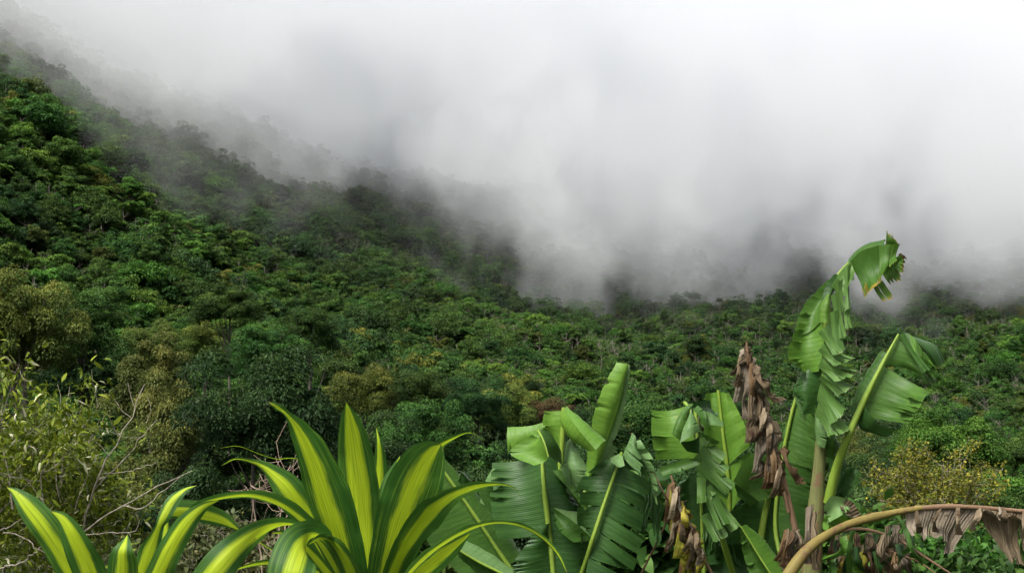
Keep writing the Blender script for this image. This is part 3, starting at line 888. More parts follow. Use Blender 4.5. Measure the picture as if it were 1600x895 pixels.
M_RIB = blade_mat('banana_midrib', [(0, (0.085, 0.15, 0.018)), (.5, (0.15, 0.23, 0.028)), (1, (0.26, 0.33, 0.07))], rough=.45, transl=.1, bump=.1, aniso_scale=(6, 6), vein=(0, 1))
M_DRYRIB = blade_mat('dry_midrib', [(0, (0.055, 0.032, 0.018)), (.5, (0.15, 0.092, 0.052)), (1, (0.30, 0.215, 0.14))], rough=.7, transl=.0, bump=.6, aniso_scale=(14, 2), vein=(0, 1))
M_OLIVERIB = blade_mat('olive_midrib', [(0, (0.055, 0.042, 0.012)), (.5, (0.135, 0.105, 0.026)), (1, (0.23, 0.185, 0.055))], rough=.65, transl=.0, bump=.6, aniso_scale=(16, 1.5), blotch=((0.10, 0.055, 0.028), .52, 9.0), vein=(0, 1))
M_STEM = blade_mat('banana_pseudostem', [(0, (0.045, 0.052, 0.016)), (.5, (0.105, 0.112, 0.038)), (1, (0.20, 0.19, 0.085))], rough=.6, transl=.0, bump=.6, aniso_scale=(22, 1.6), blotch=((0.11, 0.065, 0.035), .53, 9.0), vein=(0, 1))
BANANA_MATS = dict(g=B_GREEN, l=B_LIGHT, d=B_DEEP_SHADED, p=B_PALE, e=B_EDGED, s=B_STRIP, b=B_DRY, y=B_GREYDRY, r=B_RUSTDRY, w=B_DYING)
MKEYS = list(BANANA_MATS)


def blade(acc, Y0, A, B, mat='g', bulge=.03, slits=0, tint=None, jag=.0, crumple=.0, wave=.0022, seed=None, fan=.0, ns=12, gap=.10, loose=1.0, turn=False):
    """one sheet of lamina between the rib line A and the margin line B, each [(px, py[, dY])...];
    slits tears it along the veins into strips"""
    g = np.random.default_rng(abs(hash((A[0], B[-1], slits))) % 2 ** 31 if seed is None else seed)
    f = lambda L: [P(q[0], q[1], Y0 + (q[2] if len(q) > 2 else 0.0)) for q in L]
    a3, b3 = f(A), f(B)
    ln = sum(np.linalg.norm(np.subtract(a3[i + 1], a3[i])) for i in range(len(a3) - 1)) * .5 + sum(np.linalg.norm(np.subtract(b3[i + 1], b3[i])) for i in range(len(b3) - 1)) * .5
    tint = g.uniform(.40, .60) if tint is None else tint
    k = max(slits, 1)
    cuts = np.r_[0, np.sort((np.arange(1, k) + g.uniform(-.3, .3, k - 1)) / k), 1] if k > 1 else np.array([0., 1.])
    NT = 400
    sa, sb = spline(a3, NT), spline(b3, NT)
    at = lambda s_, t: np.stack([np.interp(t, np.linspace(0, 1, NT), s_[:, i]) for i in range(3)], 1)
    for i in range(k):
        t0, t1 = cuts[i], cuts[i + 1]
        nt_ = max(6, int((t1 - t0) * (70 if crumple == 0 else 60)))
        u = np.linspace(0, 1, nt_)
        s = np.linspace(0, 1, ns)
        ext = 1 + (g.normal(0, .05 * loose) if k > 1 else 0)
        off = g.normal(0, .018 * loose) if k > 1 else 0.0
        shift = g.normal(0, .035 * loose) if k > 1 else 0.0
        rows = []
        tm = t0 + (t1 - t0) * u
        a = at(sa, tm)
        gg = gap * g.uniform(.3, 1.4) * (t1 - t0) if k > 1 else 0
        tb = np.clip(t0 + gg + (t1 - t0 - 2 * gg) * u + shift * (t1 - t0), 0, 1)
        b = at(sb, tb)
        jj = np.zeros(nt_); notch = np.ones(nt_)
        if jag: jj = np.interp(u, np.linspace(0, 1, max(nt_ // 3, 4)), g.normal(0, jag, max(nt_ // 3, 4)))
        if not turn and k == 1:
            for _ in range(g.integers(2, 6)):
                c0, wn, dn = g.random(), g.uniform(.012, .03), g.uniform(.08, .38)
                notch = np.minimum(notch, 1 - dn * np.clip(1 - abs(u - c0) / wn, 0, 1))
        acr = b - a
        T = nrm(np.gradient(a * .5 + b * .5, axis=0))
        nr = nrm(np.cross(T, nrm(acr)))
        L = np.linalg.norm(acr, axis=1)
        V = np.empty((nt_, ns, 3))
        ph = g.uniform(0, 6.28, 6)
        vm = tm * ln
        for j, sj in enumerate(s):
            e = sj * (ext + jj / np.maximum(L, .05)) if (jag or k > 1) else np.full(nt_, sj)
            e = e * (1 - (1 - notch) * sj ** 3)
            pnt = a + acr * e[:, None]
            d = bulge * math.sin(math.pi * min(sj, 1)) + off * sj + wave * sj * (np.sin(vm * 70 + ph[0]) + .7 * np.sin(vm * 31 + ph[1] + sj * 2)) * min(1, sj * 2.5)
            pnt = pnt + nr * (d * np.ones(nt_))[:, None]
            if crumple:
                q = pnt * 1.0
                cr = (np.sin(q[:, 0] * 33 + ph[2] + 2 * np.sin(q[:, 2] * 19)) * 1.2 + np.sin(q[:, 2] * 47 + ph[3] + 2.5 * np.sin(q[:, 0] * 27)) * .8 + .8 * np.sin(vm * 37 + ph[4] + 2.2 * np.sin(vm * 17 + ph[5])))
                pnt = pnt + nr * (crumple * cr * min(1, .25 + sj))[:, None] + np.array([1, 0, 0]) * (crumple * .6 * np.sin(vm * 29 + ph[5] + 3 * sj + 2 * np.sin(vm * 13 + ph[0])) * sj)[:, None]
            V[:, j] = pnt
        idx = np.arange(nt_ * ns).reshape(nt_, ns)
        F = np.stack([idx[:-1, :-1], idx[1:, :-1], idx[1:, 1:], idx[:-1, 1:]], -1).reshape(-1, 4)
        uv = np.stack([np.repeat(u, ns), np.tile(s * L.mean(), nt_)], 1) if turn else np.stack([np.tile(s, nt_), np.repeat(vm, ns)], 1)
        acc.add(V.reshape(-1, 3), F, np.clip(tint + g.normal(0, .06), 0, 1), uv, MKEYS.index(mat))


def rib(Y0, pts, w0, w1, k=8, n=26):
    """midrib as a tapered tube; w0, w1 widths in photo pixels"""
    path = spline([P(q[0], q[1], Y0 + (q[2] if len(q) > 2 else 0.0)) for q in pts], n)
    gr = np.random.default_rng(int(abs(pts[0][0] * 7 + pts[0][1])) % 9999)
    rad = np.linspace(w0, w1, n) / 2 / FPX * Y0 * (1 + .07 * np.interp(np.arange(n), np.arange(0, n + 3, 3), gr.normal(0, 1, len(np.arange(0, n + 3, 3)))))
    V, F = tube(path, rad, k)
    d = np.r_[0, np.cumsum(np.linalg.norm(np.diff(path, axis=0), axis=1))]
    uv = np.stack([np.tile(np.arange(k) / k, n), np.repeat(d, k)], 1)
    return V, F, uv


def hang(x0, y0, x1, y1, w0, w1, mat, d=0.0, **kw):
    """a torn strip that hangs from (x0, y0) on the rib down to (x1, y1)"""
    mx, my = (x0 + x1) / 2 + (x0 - x1) * .12, (y0 + y1) / 2
    kw.setdefault('bulge', .02)
    A = [(x0 - w0 / 2, y0 + 2, d), (mx - (w0 + w1) / 4, my, d - .05), (x1 - w1 / 2, y1, d - .02)]
    B = [(x0 + w0 / 2, y0 - 2, d + .02), (mx + (w0 + w1) / 4, my, d - .02), (x1 + w1 / 2, y1 - 4, d + .01)]
    return dict(A=A, B=B, mat=mat, turn=True, **kw)


class Plant:
    def __init__(s, name, label, cat, base):
        s.base = np.array(base, float)
        s.o = empty(name, s.base, label, cat)
    def part(s, name, acc, mats, parent=None, label=None):
        o = mesh_obj(name, acc.mesh(name, mats, s.base), parent or s.o)
        if label: o['label'] = label
        return o
    def leaf(s, Y0, sheets, ribs=(), label=None, ribmat=None):
        acc = Acc()
        for sh in sheets:
            sh = dict(sh); blade(acc, Y0 + sh.pop('dY', 0), sh.pop('A'), sh.pop('B'), **sh)
        o = s.part('leaf', acc, list(BANANA_MATS.values()), label=label)
        for r_ in ribs:
            a2 = Acc(); V, F, uv = rib(Y0, *r_[:3]); a2.add(V, F, .5, uv)
            s.part('midrib', a2, [r_[3] if len(r_) > 3 else (ribmat or M_RIB)], o)
        return o
    def stem(s, Y0, pts, w0, w1, name='pseudostem', mat=None, k=12):
        a = Acc(); V, F, uv = rib(Y0, pts, w0, w1, k, 30); a.add(V, F, .5, uv)
        return s.part(name, a, [mat or M_STEM])


def shreds(ribline, n, seed, mats, l0, l1, w, lean=10):
    """thin stringy remains hanging along a rib"""
    g = random.Random(seed); out = []
    pts = np.array(ribline, float)
    for i in range(n):
        t = g.random() * (len(pts) - 1); j = min(int(t), len(pts) - 2)
        x, y = pts[j][:2] + (pts[j + 1][:2] - pts[j][:2]) * (t - j)
        L = g.uniform(l0, l1)
        out.append(hang(x, y, x + g.gauss(-3, lean), y + L, g.uniform(2, w * .7), g.uniform(2, w), g.choice(mats), g.uniform(-.14, .06), crumple=g.uniform(.004, .010), jag=.006, tint=g.uniform(.15, .75)))
    return out


def S(A, B, mat='g', **kw):
    return dict(A=A, B=B, mat=mat, **kw)


def ground_at(px, Y):
    x = (px - 800) / FPX * Y
    return np.array([x, Y, float(terrain_z(x, Y))])


def row_of(z, Y):
    return HOR - (z - CZ) / Y * FPX


# ------------------------------------------------------------------ banana plant left of the middle
Y = 6.6
b1 = Plant('banana_plant', 'banana plant with a hood folded leaf and one upright young leaf', 'banana plant', ground_at(880, Y))
gy = row_of(b1.base[2], Y)
b1.stem(Y, [(884, gy, .15), (884, 1000, .15), (886, 900, .2), (890, 790, .25)], 44, 24)
b1.leaf(Y, [
    S([(846, 706), (850, 760, -.05), (858, 832, -.05)], [(769, 722, .1), (766, 780, .0), (777, 842, -.1)], 'd', bulge=.05, tint=.55),
    S([(857, 812, -.05), (861, 860, -.05), (866, 915, -.05)], [(843, 818, -.1), (795, 888, -.1), (765, 930, -.1)], 'd', bulge=-.03, tint=.6),
    S([(846, 706), (852, 760, -.05), (859, 800, -.05)], [(878, 722, .1), (896, 772, .05), (907, 800, .0)], 'd', bulge=.04, tint=.35),
    S([(858, 790, -.05), (862, 850, -.05), (866, 915, -.05)], [(905, 800, .05), (930, 862, .0), (925, 915, .0)], 'd', bulge=.03, tint=.5),
    S([(862, 791, -.06), (893, 812, -.14), (928, 842, -.12)], [(866, 810, -.1), (876, 830, -.16), (896, 847, -.16)], 'g', bulge=.02, tint=.45),
    S([(862, 791, -.05), (893, 812, -.12), (927, 842, -.11)], [(880, 795, -.02), (903, 801, -.02), (906, 824, -.03)], 'p', bulge=.01),
], [([(846, 706, -.0), (850, 760, -.05), (857, 820, -.05), (866, 915, -.05)], 6, 11)], 'dark shaded leaf hanging broad side to the viewer')
b1.leaf(Y, [
    S([(852, 659), (828, 665), (793, 667, .05)], [(852, 692), (825, 698), (794, 708)], 'l', bulge=.02, tint=.5),
    S([(841, 671, -.25), (850, 690, -.3), (856, 713, -.33)], [(836, 676, -.2), (796, 706, -.18), (834, 727, -.28)], 'l', bulge=.035, tint=.42),
    S([(842, 671, -.25), (851, 690, -.3), (857, 713, -.33)], [(850, 674, -.22), (874, 706, -.1), (878, 738, .05)], 'g', bulge=.03, tint=.35),  # darker green paints the shade of the half that turns away
], [([(841, 672, -.25), (850, 690, -.31), (857, 713, -.33)], 3.5, 2.5)], 'light leaf folded over like a hood')
b1.leaf(Y, [
    S([(880, 640), (878, 680), (874, 714)], [(850, 642), (848, 670, -.05), (862, 712)], 'l', bulge=.015, tint=.55),
    S([(881, 640, -.03), (905, 672, -.2), (931, 703, -.25)], [(884, 639, 0), (916, 660, -.1), (947, 688, -.18)], 'l', bulge=.02, tint=.35),
    S([(881, 640, -.03), (905, 672, -.2), (931, 703, -.25)], [(881, 674, 0), (898, 692, -.05), (915, 696, -.1)], 'l', bulge=-.02, tint=.65),
], [([(881, 636), (879, 680), (875, 740)], 7, 9)], 'light leaf snapped sideways with a triangular flap')
b1.leaf(Y, [
    S([(886, 690, .1), (881, 725, .05), (890, 762, .05)], [(893, 692, .1), (918, 735, -.02), (906, 776, 0)], 'p', bulge=.03),
    S([(864, 736, -.05), (892, 768, -.1), (914, 797, -.1)], [(876, 734, 0), (908, 770, -.03), (922, 797, -.05)], 'g', bulge=.02, slits=2),
    S([(874, 728, -.1), (881, 745, -.12), (886, 760, -.1)], [(884, 722, 0), (888, 738, 0), (888, 752, 0)], 'p', bulge=.02),
    S([(880, 765, -.02), (898, 780, -.05), (908, 802, -.05)], [(912, 755), (916, 775), (914, 790)], 'g', bulge=.02, slits=3),
], [], 'pale folded leaf showing its underside')
b1.leaf(Y + .3, [
    S([(978, 569), (969, 625), (946, 690), (920, 754)], [(963, 566, -.05), (935, 622, -.12), (923, 672, -.1), (914, 742)], 'l', bulge=-.05, tint=.62),
    S([(978, 569), (969, 625), (946, 690), (920, 754)], [(985, 571, .02), (977, 635, -.02), (957, 695, -.02), (926, 757)], 'p', bulge=.015, tint=.55),
    S([(946, 690), (935, 720), (920, 754)], [(965, 700, .05), (955, 735, .05), (930, 757, .05)], 'p', bulge=.01, tint=.4),
], [([(980, 568), (970, 625), (947, 690), (920, 754), (896, 810, -.1)], 3, 8)], 'upright young leaf still half rolled')
b1.leaf(Y - .1, [
    S([(972, 708), (955, 755), (938, 805), (925, 845)], [(946, 712, .05), (911, 748, .0), (903, 798, -.05), (908, 855, -.05)], 'd', bulge=.03, slits=5, tint=.62),
    S([(972, 708), (955, 755), (938, 805), (925, 845)], [(1006, 722, .1), (1013, 770, .05), (1003, 850, .0), (988, 893, 0)], 'd', bulge=.03, slits=6, tint=.62),
    S([(926, 842), (918, 880), (910, 920)], [(985, 868), (972, 900), (950, 930)], 'd', bulge=.03, slits=2, tint=.6),
    S([(988, 676), (980, 695), (972, 712)], [(993, 690), (1003, 722, -.05), (1001, 742, -.05)], 'p', bulge=.02, slits=3, jag=.01, tint=.3),
    S([(972, 706), (960, 712), (950, 716)], [(976, 726, -.1), (966, 730, -.1), (955, 722, -.1)], 'p', bulge=.01),
], [([(972, 706, -.03), (955, 755, -.03), (938, 805, -.03), (925, 845, -.03), (900, 925, .1)], 4, 9)], 'leaf torn into many strips beside the upright one')
b1.leaf(Y, [
    S([(988, 678), (1012, 722), (1036, 768)], [(998, 735), (1012, 776), (1020, 806)], 'd', slits=5, jag=.015, tint=.6),
    S([(990, 682), (1015, 722), (1036, 766)], [(998, 690, -.05), (1022, 735, -.08), (1030, 790, -.1)], 'p', slits=4, jag=.01, tint=.3),
    S([(1000, 760, .1), (1020, 770, .1), (1040, 790, .1)], [(985, 810, 0), (1012, 830, 0), (1035, 850, 0)], 'd', slits=4, jag=.02, tint=.5),
], [([(986, 676, -.02), (1012, 722, -.02), (1037, 770, -.02), (1046, 800, .1), (1000, 900, .2)], 2, 4, M_DRYRIB)], 'tattered dark leaf with a dry brown rib')
b1.leaf(Y + .6, [
    S([(683, 722), (735, 795), (795, 884)], [(672, 745, -.1), (660, 830, -.2), (728, 905, -.2)], 'g', bulge=.04, tint=.62),
    S([(683, 722), (735, 795), (795, 884)], [(694, 724, .05), (764, 792, .15), (816, 862, .15)], 'g', bulge=.04, tint=.5),
], [([(683, 722, -.02), (735, 795, -.02), (795, 884, -.02), (850, 960, 0)], 4, 8)], 'leaning leaf behind the striped plant')
b1.leaf(Y - .4, [
    S([(700, 848), (742, 874), (792, 902)], [(716, 840, .1), (762, 862, .1), (806, 896, .1)], 'p', bulge=.03, tint=.4),
    S([(700, 848), (742, 874), (792, 902)], [(716, 868, .05), (745, 895, .05), (780, 920, .05)], 'g', bulge=.02, tint=.4),
], [([(700, 848, -.01), (742, 874, -.01), (800, 905, -.01), (860, 960, .2)], 3, 7)])
b1.leaf(Y + .5, [
    S([(770, 730), (758, 752), (750, 785)], [(790, 735), (790, 770), (785, 800)], 'p', bulge=.03, tint=.3),
    S([(742, 755, -.05), (750, 775, -.05), (765, 800, -.05)], [(775, 760), (778, 790), (780, 815)], 'g', bulge=.03, tint=.4),
    S([(712, 735, -.2), (722, 738, -.25), (734, 752, -.2)], [(716, 752, -.1), (724, 760, -.1), (732, 762, -.1)], 'd', bulge=.03, tint=.6),
], [])

# ------------------------------------------------------------------ banana plant in the middle
Y = 7.0
b2 = Plant('banana_plant', 'middle banana clump with green shredded leaves and a dry brown leaf standing above', 'banana plant', ground_at(1150, Y))
gy = row_of(b2.base[2], Y)
b2.stem(Y, [(1150, gy, .2), (1152, 980, .2), (1150, 900, .3), (1146, 800, .35)], 46, 22)
b2.leaf(Y + .4, [
    S([(1122, 612), (1130, 680), (1137, 740), (1140, 805)], [(1097, 616), (1088, 655, -.1), (1092, 700, -.1), (1100, 770, -.1)], 'l', bulge=.04, tint=.45, slits=2, gap=.02),
    S([(1122, 612), (1130, 680), (1137, 740), (1140, 805)], [(1138, 614), (1164, 660, -.05), (1172, 692, -.05), (1166, 770, -.05)], 'l', bulge=.04, tint=.5, slits=2, gap=.02),
], [([(1122, 609, -.02), (1130, 680, -.03), (1137, 740, -.03), (1141, 830, -.02)], 4, 9)], 'bright leaf standing upright behind the folded ones')
b2.leaf(Y, [
    S([(1072, 634), (1082, 672, -.05), (1090, 716, -.05)], [(1018, 640, 0), (1018, 680, -.06), (1025, 718, -.06)], 'l', bulge=.04, tint=.36),
    S([(1030, 730, -.03), (1060, 720, -.03), (1095, 705, -.03)], [(1036, 743, -.05), (1066, 735, -.05), (1098, 724, -.05)], 'g', bulge=.01, tint=.6),
    S([(1074, 631, -.1), (1058, 654, -.2), (1050, 678, -.22)], [(1080, 640, -.1), (1072, 664, -.25), (1063, 688, -.25)], 'g', bulge=.03, tint=.5),
    S([(1079, 646, -.18), (1068, 668, -.3), (1062, 692, -.33)], [(1082, 646, -.18), (1090, 660, -.27), (1095, 672, -.28)], 'p', bulge=.03, tint=.35),
    S([(1063, 690, -.3), (1068, 698, -.28), (1074, 705, -.26)], [(1094, 672, -.26), (1093, 690, -.22), (1089, 704, -.2)], 'd', bulge=.04, tint=.4),
    S([(1083, 641, -.15), (1092, 650, -.2), (1096, 664, -.22)], [(1090, 640, -.12), (1104, 656, -.2), (1108, 678, -.2)], 'g', bulge=.03, tint=.45, slits=2),
    S([(1086, 638, -.1), (1108, 644, -.2), (1132, 660, -.22)], [(1092, 650, -.15), (1108, 662, -.25), (1128, 666, -.25)], 'p', bulge=.02, tint=.4),
    S([(1088, 672, -.1), (1105, 680, -.15), (1125, 690, -.15)], [(1088, 692, -.1), (1105, 697, -.15), (1122, 694, -.15)], 'g', bulge=.02, tint=.6),
    S([(1078, 630), (1090, 626), (1110, 625, .1)], [(1085, 642), (1105, 650, 0), (1125, 650, .1)], 'd', bulge=.02, tint=.6),
], [([(1070, 629, -.05), (1078, 640, -.15), (1083, 660, -.2)], 6, 4)], 'square cut leaf with its tip folded in a knot')
sheets = []
for i, (x0, y0, x1, y1, w) in enumerate([(1092, 690, 1128, 720, 26), (1092, 706, 1132, 738, 26), (1094, 724, 1142, 764, 24), (1096, 735, 1112, 776, 18), (1100, 750, 1140, 770, 22),
                                         (1105, 760, 1132, 822, 26), (1118, 785, 1150, 826, 20), (1106, 800, 1128, 842, 28), (1096, 745, 1096, 785, 16)]):
    dx, dy = x1 - x0, y1 - y0; l = math.hypot(dx, dy); nx, ny = dy / l * w / 2, -dx / l * w / 2
    dd = -.12 - .02 * (i % 3)
    sheets.append(S([(x0 - nx, y0 - ny, dd), (x0, y0, dd), (x0 + nx, y0 + ny, dd)], [(x1 - nx, y1 - ny, dd - .05), (x1, y1, dd - .07), (x1 + nx, y1 + ny, dd - .05)], 'g' if i % 3 else 's', bulge=.012, slits=1 + i % 2, tint=.4 + .08 * (i % 3), jag=.003, loose=.5))
b2.leaf(Y, sheets, [([(1086, 640), (1092, 700, -.05), (1102, 760, -.05), (1122, 820, -.05), (1148, 905, .1)], 6, 10)], 'leaf hanging in shingled strips')
b2.leaf(Y + .15, [
    S([(1094, 735), (1097, 800), (1100, 880)], [(1064, 757), (1060, 805), (1066, 880)], 'd', bulge=.04, tint=.6),
    S([(1094, 735), (1097, 800), (1100, 880)], [(1112, 750), (1128, 810), (1130, 880)], 'd', bulge=.04, tint=.4),
], [([(1093, 735, -.02), (1096, 800, -.03), (1100, 900, -.02)], 4, 7)])
b2.leaf(Y + .1, [
    S([(1191, 699, -.1), (1165, 718, -.1), (1145, 753, -.12)], [(1232, 735, .1), (1215, 770, .05), (1186, 783, .0)], 'g', bulge=-.05, tint=.62),
    S([(1145, 753, -.12), (1150, 765, -.1), (1152, 775, -.1)], [(1186, 783, 0), (1180, 790, 0), (1170, 790, 0)], 'g', tint=.45),
], [], 'leaf curling its light edge toward the viewer')
b2.leaf(Y + .2, [
    S([(1206, 755), (1192, 820), (1180, 890)], [(1178, 778, -.05), (1137, 806, -.15), (1150, 880, -.1)], 'd', bulge=.04, tint=.75),
    S([(1206, 755), (1192, 820), (1180, 890)], [(1240, 755, .05), (1250, 820, .1), (1225, 895, .1)], 'd', bulge=.04, tint=.6),
], [([(1208, 745, -.02), (1192, 820, -.03), (1180, 905, -.02), (1168, 960, .1)], 9, 13)], 'broad deep green leaf on a thick pale stalk')
b2.leaf(Y - .6, [
    S([(1157, 822), (1182, 862), (1212, 915)], [(1163, 822, .02), (1198, 846, .08), (1232, 905, .08)], 'l', bulge=.03, tint=.2),
    S([(1157, 822), (1182, 862), (1212, 915)], [(1156, 828, .02), (1162, 868, .05), (1178, 915, .05)], 'g', bulge=.03, tint=.5),
], [([(1157, 821, -.01), (1182, 862, -.01), (1212, 915, -.01), (1180, 990, .5)], 2, 5)], 'small pointed sucker leaf in front')
b2.leaf(Y + .1, [
    S([(1130, 800, .1), (1150, 815, .1), (1165, 840, .1)], [(1120, 850), (1140, 870), (1160, 890)], 'd', bulge=.03, tint=.3, slits=2),
    S([(1110, 860), (1135, 850), (1165, 850)], [(1110, 920), (1140, 920), (1175, 920)], 'd', bulge=.05, tint=.5),
    S([(1096, 800), (1110, 812), (1122, 840)], [(1098, 845), (1110, 852), (1120, 862)], 'd', bulge=.02, tint=.7, jag=.02),
], [])
b2.leaf(Y - .25, [
    hang(1162, 545, 1154, 628, 12.8, 17.28, 'y', -0.00, crumple=0.009, jag=.012, tint=0.55),
    hang(1170, 560, 1165, 655, 11.2, 15.84, 'y', -0.03, crumple=0.013, jag=.012, tint=0.34),
    hang(1158, 556, 1152, 605, 8, 11.52, 'b', -0.06, crumple=0.011, jag=.012, tint=0.41),
    hang(1178, 588, 1172, 692, 11.2, 17.28, 'b', -0.09, crumple=0.012, jag=.012, tint=0.53),
    hang(1185, 612, 1180, 690, 11.2, 17.28, 'y', -0.00, crumple=0.009, jag=.012, tint=0.26),
    hang(1195, 648, 1186, 738, 14.4, 24.48, 'y', -0.03, crumple=0.013, jag=.012, tint=0.40),
    hang(1204, 668, 1208, 738, 11.2, 18.72, 'y', -0.06, crumple=0.013, jag=.012, tint=0.25),
    hang(1178, 572, 1216, 630, 6.4, 12.96, 'b', -0.09, crumple=0.011, jag=.012, tint=0.50),
    hang(1195, 620, 1219, 690, 8, 12.96, 'b', -0.00, crumple=0.009, jag=.012, tint=0.58),
    hang(1208, 690, 1199, 764, 14.4, 20.16, 'r', -0.03, crumple=0.013, jag=.012, tint=0.26),
    hang(1216, 704, 1222, 774, 11.2, 17.28, 'r', -0.06, crumple=0.008, jag=.012, tint=0.44),
    hang(1222, 700, 1252, 757, 8, 14.4, 'r', -0.09, crumple=0.014, jag=.012, tint=0.38),
    hang(1172, 552, 1185, 612, 6.4, 8.64, 'r', -0.00, crumple=0.009, jag=.012, tint=0.40),
    hang(1166, 540, 1176, 590, 6.4, 8.64, 'r', -0.03, crumple=0.008, jag=.012, tint=0.33),
] + shreds([(1166, 538), (1186, 620), (1208, 690), (1220, 725)], 30, 5, 'yybbr', 25, 75, 10), [([(1166, 534, -.05), (1172, 575, -.05), (1186, 625, -.07), (1208, 690, -.07), (1226, 755, -.07), (1240, 815, -.07), (1252, 880, -.02)], 3, 11, M_DRYRIB),
    ([(1192, 650, -.1), (1206, 690, -.1), (1218, 735, -.1), (1232, 800, -.09)], 3, 6, M_DRYRIB)], 'dry brown leaf crumpled on its standing rib')
b2.leaf(Y - .3, [
    hang(1048, 755, 1043, 815, 9.6, 12.96, 'r', -0.00, crumple=0.014, jag=.012, tint=0.58),
    hang(1055, 765, 1052, 828, 11.2, 15.84, 'b', -0.03, crumple=0.008, jag=.012, tint=0.28),
    hang(1060, 785, 1045, 858, 11.2, 11.52, 'b', -0.06, crumple=0.013, jag=.012, tint=0.51),
    hang(1068, 800, 1058, 872, 12.8, 14.4, 'w', -0.09, crumple=0.012, jag=.012, tint=0.36),
    hang(1075, 815, 1066, 895, 11.2, 14.4, 'w', -0.00, crumple=0.012, jag=.012, tint=0.46),
    hang(1085, 830, 1080, 908, 11.2, 15.84, 'w', -0.03, crumple=0.011, jag=.012, tint=0.31),
    hang(1093, 850, 1095, 918, 9.6, 15.84, 'w', -0.06, crumple=0.011, jag=.012, tint=0.39),
    hang(1058, 760, 1075, 822, 6.4, 10.08, 'y', -0.09, crumple=0.012, jag=.012, tint=0.60),
    hang(1064, 790, 1040, 862, 6.4, 7.2, 'r', -0.00, crumple=0.014, jag=.012, tint=0.44),
    hang(1080, 822, 1088, 890, 6.4, 10.08, 'r', -0.03, crumple=0.011, jag=.012, tint=0.34),
] + shreds([(1048, 752), (1064, 785), (1082, 830), (1098, 865)], 26, 6, 'bbrwwy', 25, 65, 10), [([(1048, 742, -.03), (1062, 782, -.04), (1080, 825, -.04), (1100, 872, -.04), (1125, 920, 0)], 3, 6, M_DRYRIB)], 'hanging leaf half brown half yellow')

# ------------------------------------------------------------------ the tall banana plant
Y = 6.5
b3 = Plant('banana_plant', 'tall banana plant whose shredded top leaf bends over against the cloud', 'banana plant', ground_at(1268, Y))
gy = row_of(b3.base[2], Y)
b3.stem(Y, [(1262, gy, .1), (1264, 960, .08), (1270, 860, .05), (1276, 780, .03), (1282, 700, .0), (1286, 640, .0)], 52, 13)
# the bent top leaf
q = [((1318, 420), (1331, 410), (1329, 480), (1320, 488)), ((1301, 445), (1317, 436), (1322, 480), (1312, 486)), ((1315, 480), (1330, 478), (1331, 512), (1320, 515)),
     ((1298, 462), (1312, 455), (1322, 526), (1309, 533)), ((1296, 488), (1311, 484), (1320, 545), (1302, 551))]
sheets = [S([(1303, 428), (1290, 447), (1283, 470)], [(1318, 425, .05), (1310, 440, .05), (1300, 460, .02)], 'd', bulge=.03, tint=.6),
          S([(1302, 430, .02), (1286, 462, 0), (1284, 500, -.03)], [(1293, 436, .05), (1255, 480, .05), (1238, 526, -.02)], 'g', bulge=.05, tint=.75),
          S([(1284, 498, -.02), (1287, 540, -.04), (1279, 580, -.04)], [(1249, 504, .0), (1231, 556, -.05), (1257, 582, -.05)], 'l', bulge=.05, tint=.30),
          S([(1284, 572, .0), (1280, 605, .0), (1272, 645, .0)], [(1256, 580, .1), (1240, 610, .05), (1260, 645, .05)], 'd', bulge=-.05, tint=.6),
          S([(1290, 462, -.06), (1282, 478, -.09), (1281, 504, -.1)], [(1298, 462, -.06), (1298, 482, -.09), (1297, 508, -.1)], 'e', bulge=.02, tint=.7)]
for i, (tl, tr, br, bl) in enumerate(q):
    dd = -.05 - .015 * i
    sheets.append(S([tl + (dd,), ((tl[0] + tr[0]) / 2, (tl[1] + tr[1]) / 2, dd - .01), tr + (dd,)], [bl + (dd - .03,), ((bl[0] + br[0]) / 2, (bl[1] + br[1]) / 2, dd - .04), br + (dd - .03,)], 's', bulge=.015, slits=2, gap=.03, jag=.0025, tint=.42, loose=.4))
rows = [((1278, 520), (1297, 505), (1319, 548), (1300, 553), 3), ((1278, 548), (1294, 532), (1336, 558), (1302, 572), 4), ((1278, 573), (1290, 554), (1337, 582), (1305, 597), 4),
        ((1279, 592), (1291, 578), (1337, 601), (1308, 620), 3), ((1276, 624), (1286, 588), (1326, 640), (1296, 664), 3), ((1274, 648), (1284, 612), (1328, 670), (1296, 686), 3),
        ((1284, 660), (1300, 655), (1329, 668), (1295, 684), 4)]
for i, (tl, tr, br, bl, sl) in enumerate(rows):
    dd = -.10 - .012 * (7 - i)
    sheets.append(S([tl + (dd,), ((tl[0] + tr[0]) / 2 - 1, (tl[1] + tr[1]) / 2, dd - .01), tr + (dd + .02,)], [bl + (dd - .05,), ((bl[0] + br[0]) / 2, (bl[1] + br[1]) / 2 + 1, dd - .07), br + (dd - .03,)], 's', bulge=.02, slits=sl, gap=.03, jag=.003, tint=.38 + .05 * (i % 3), loose=.5))
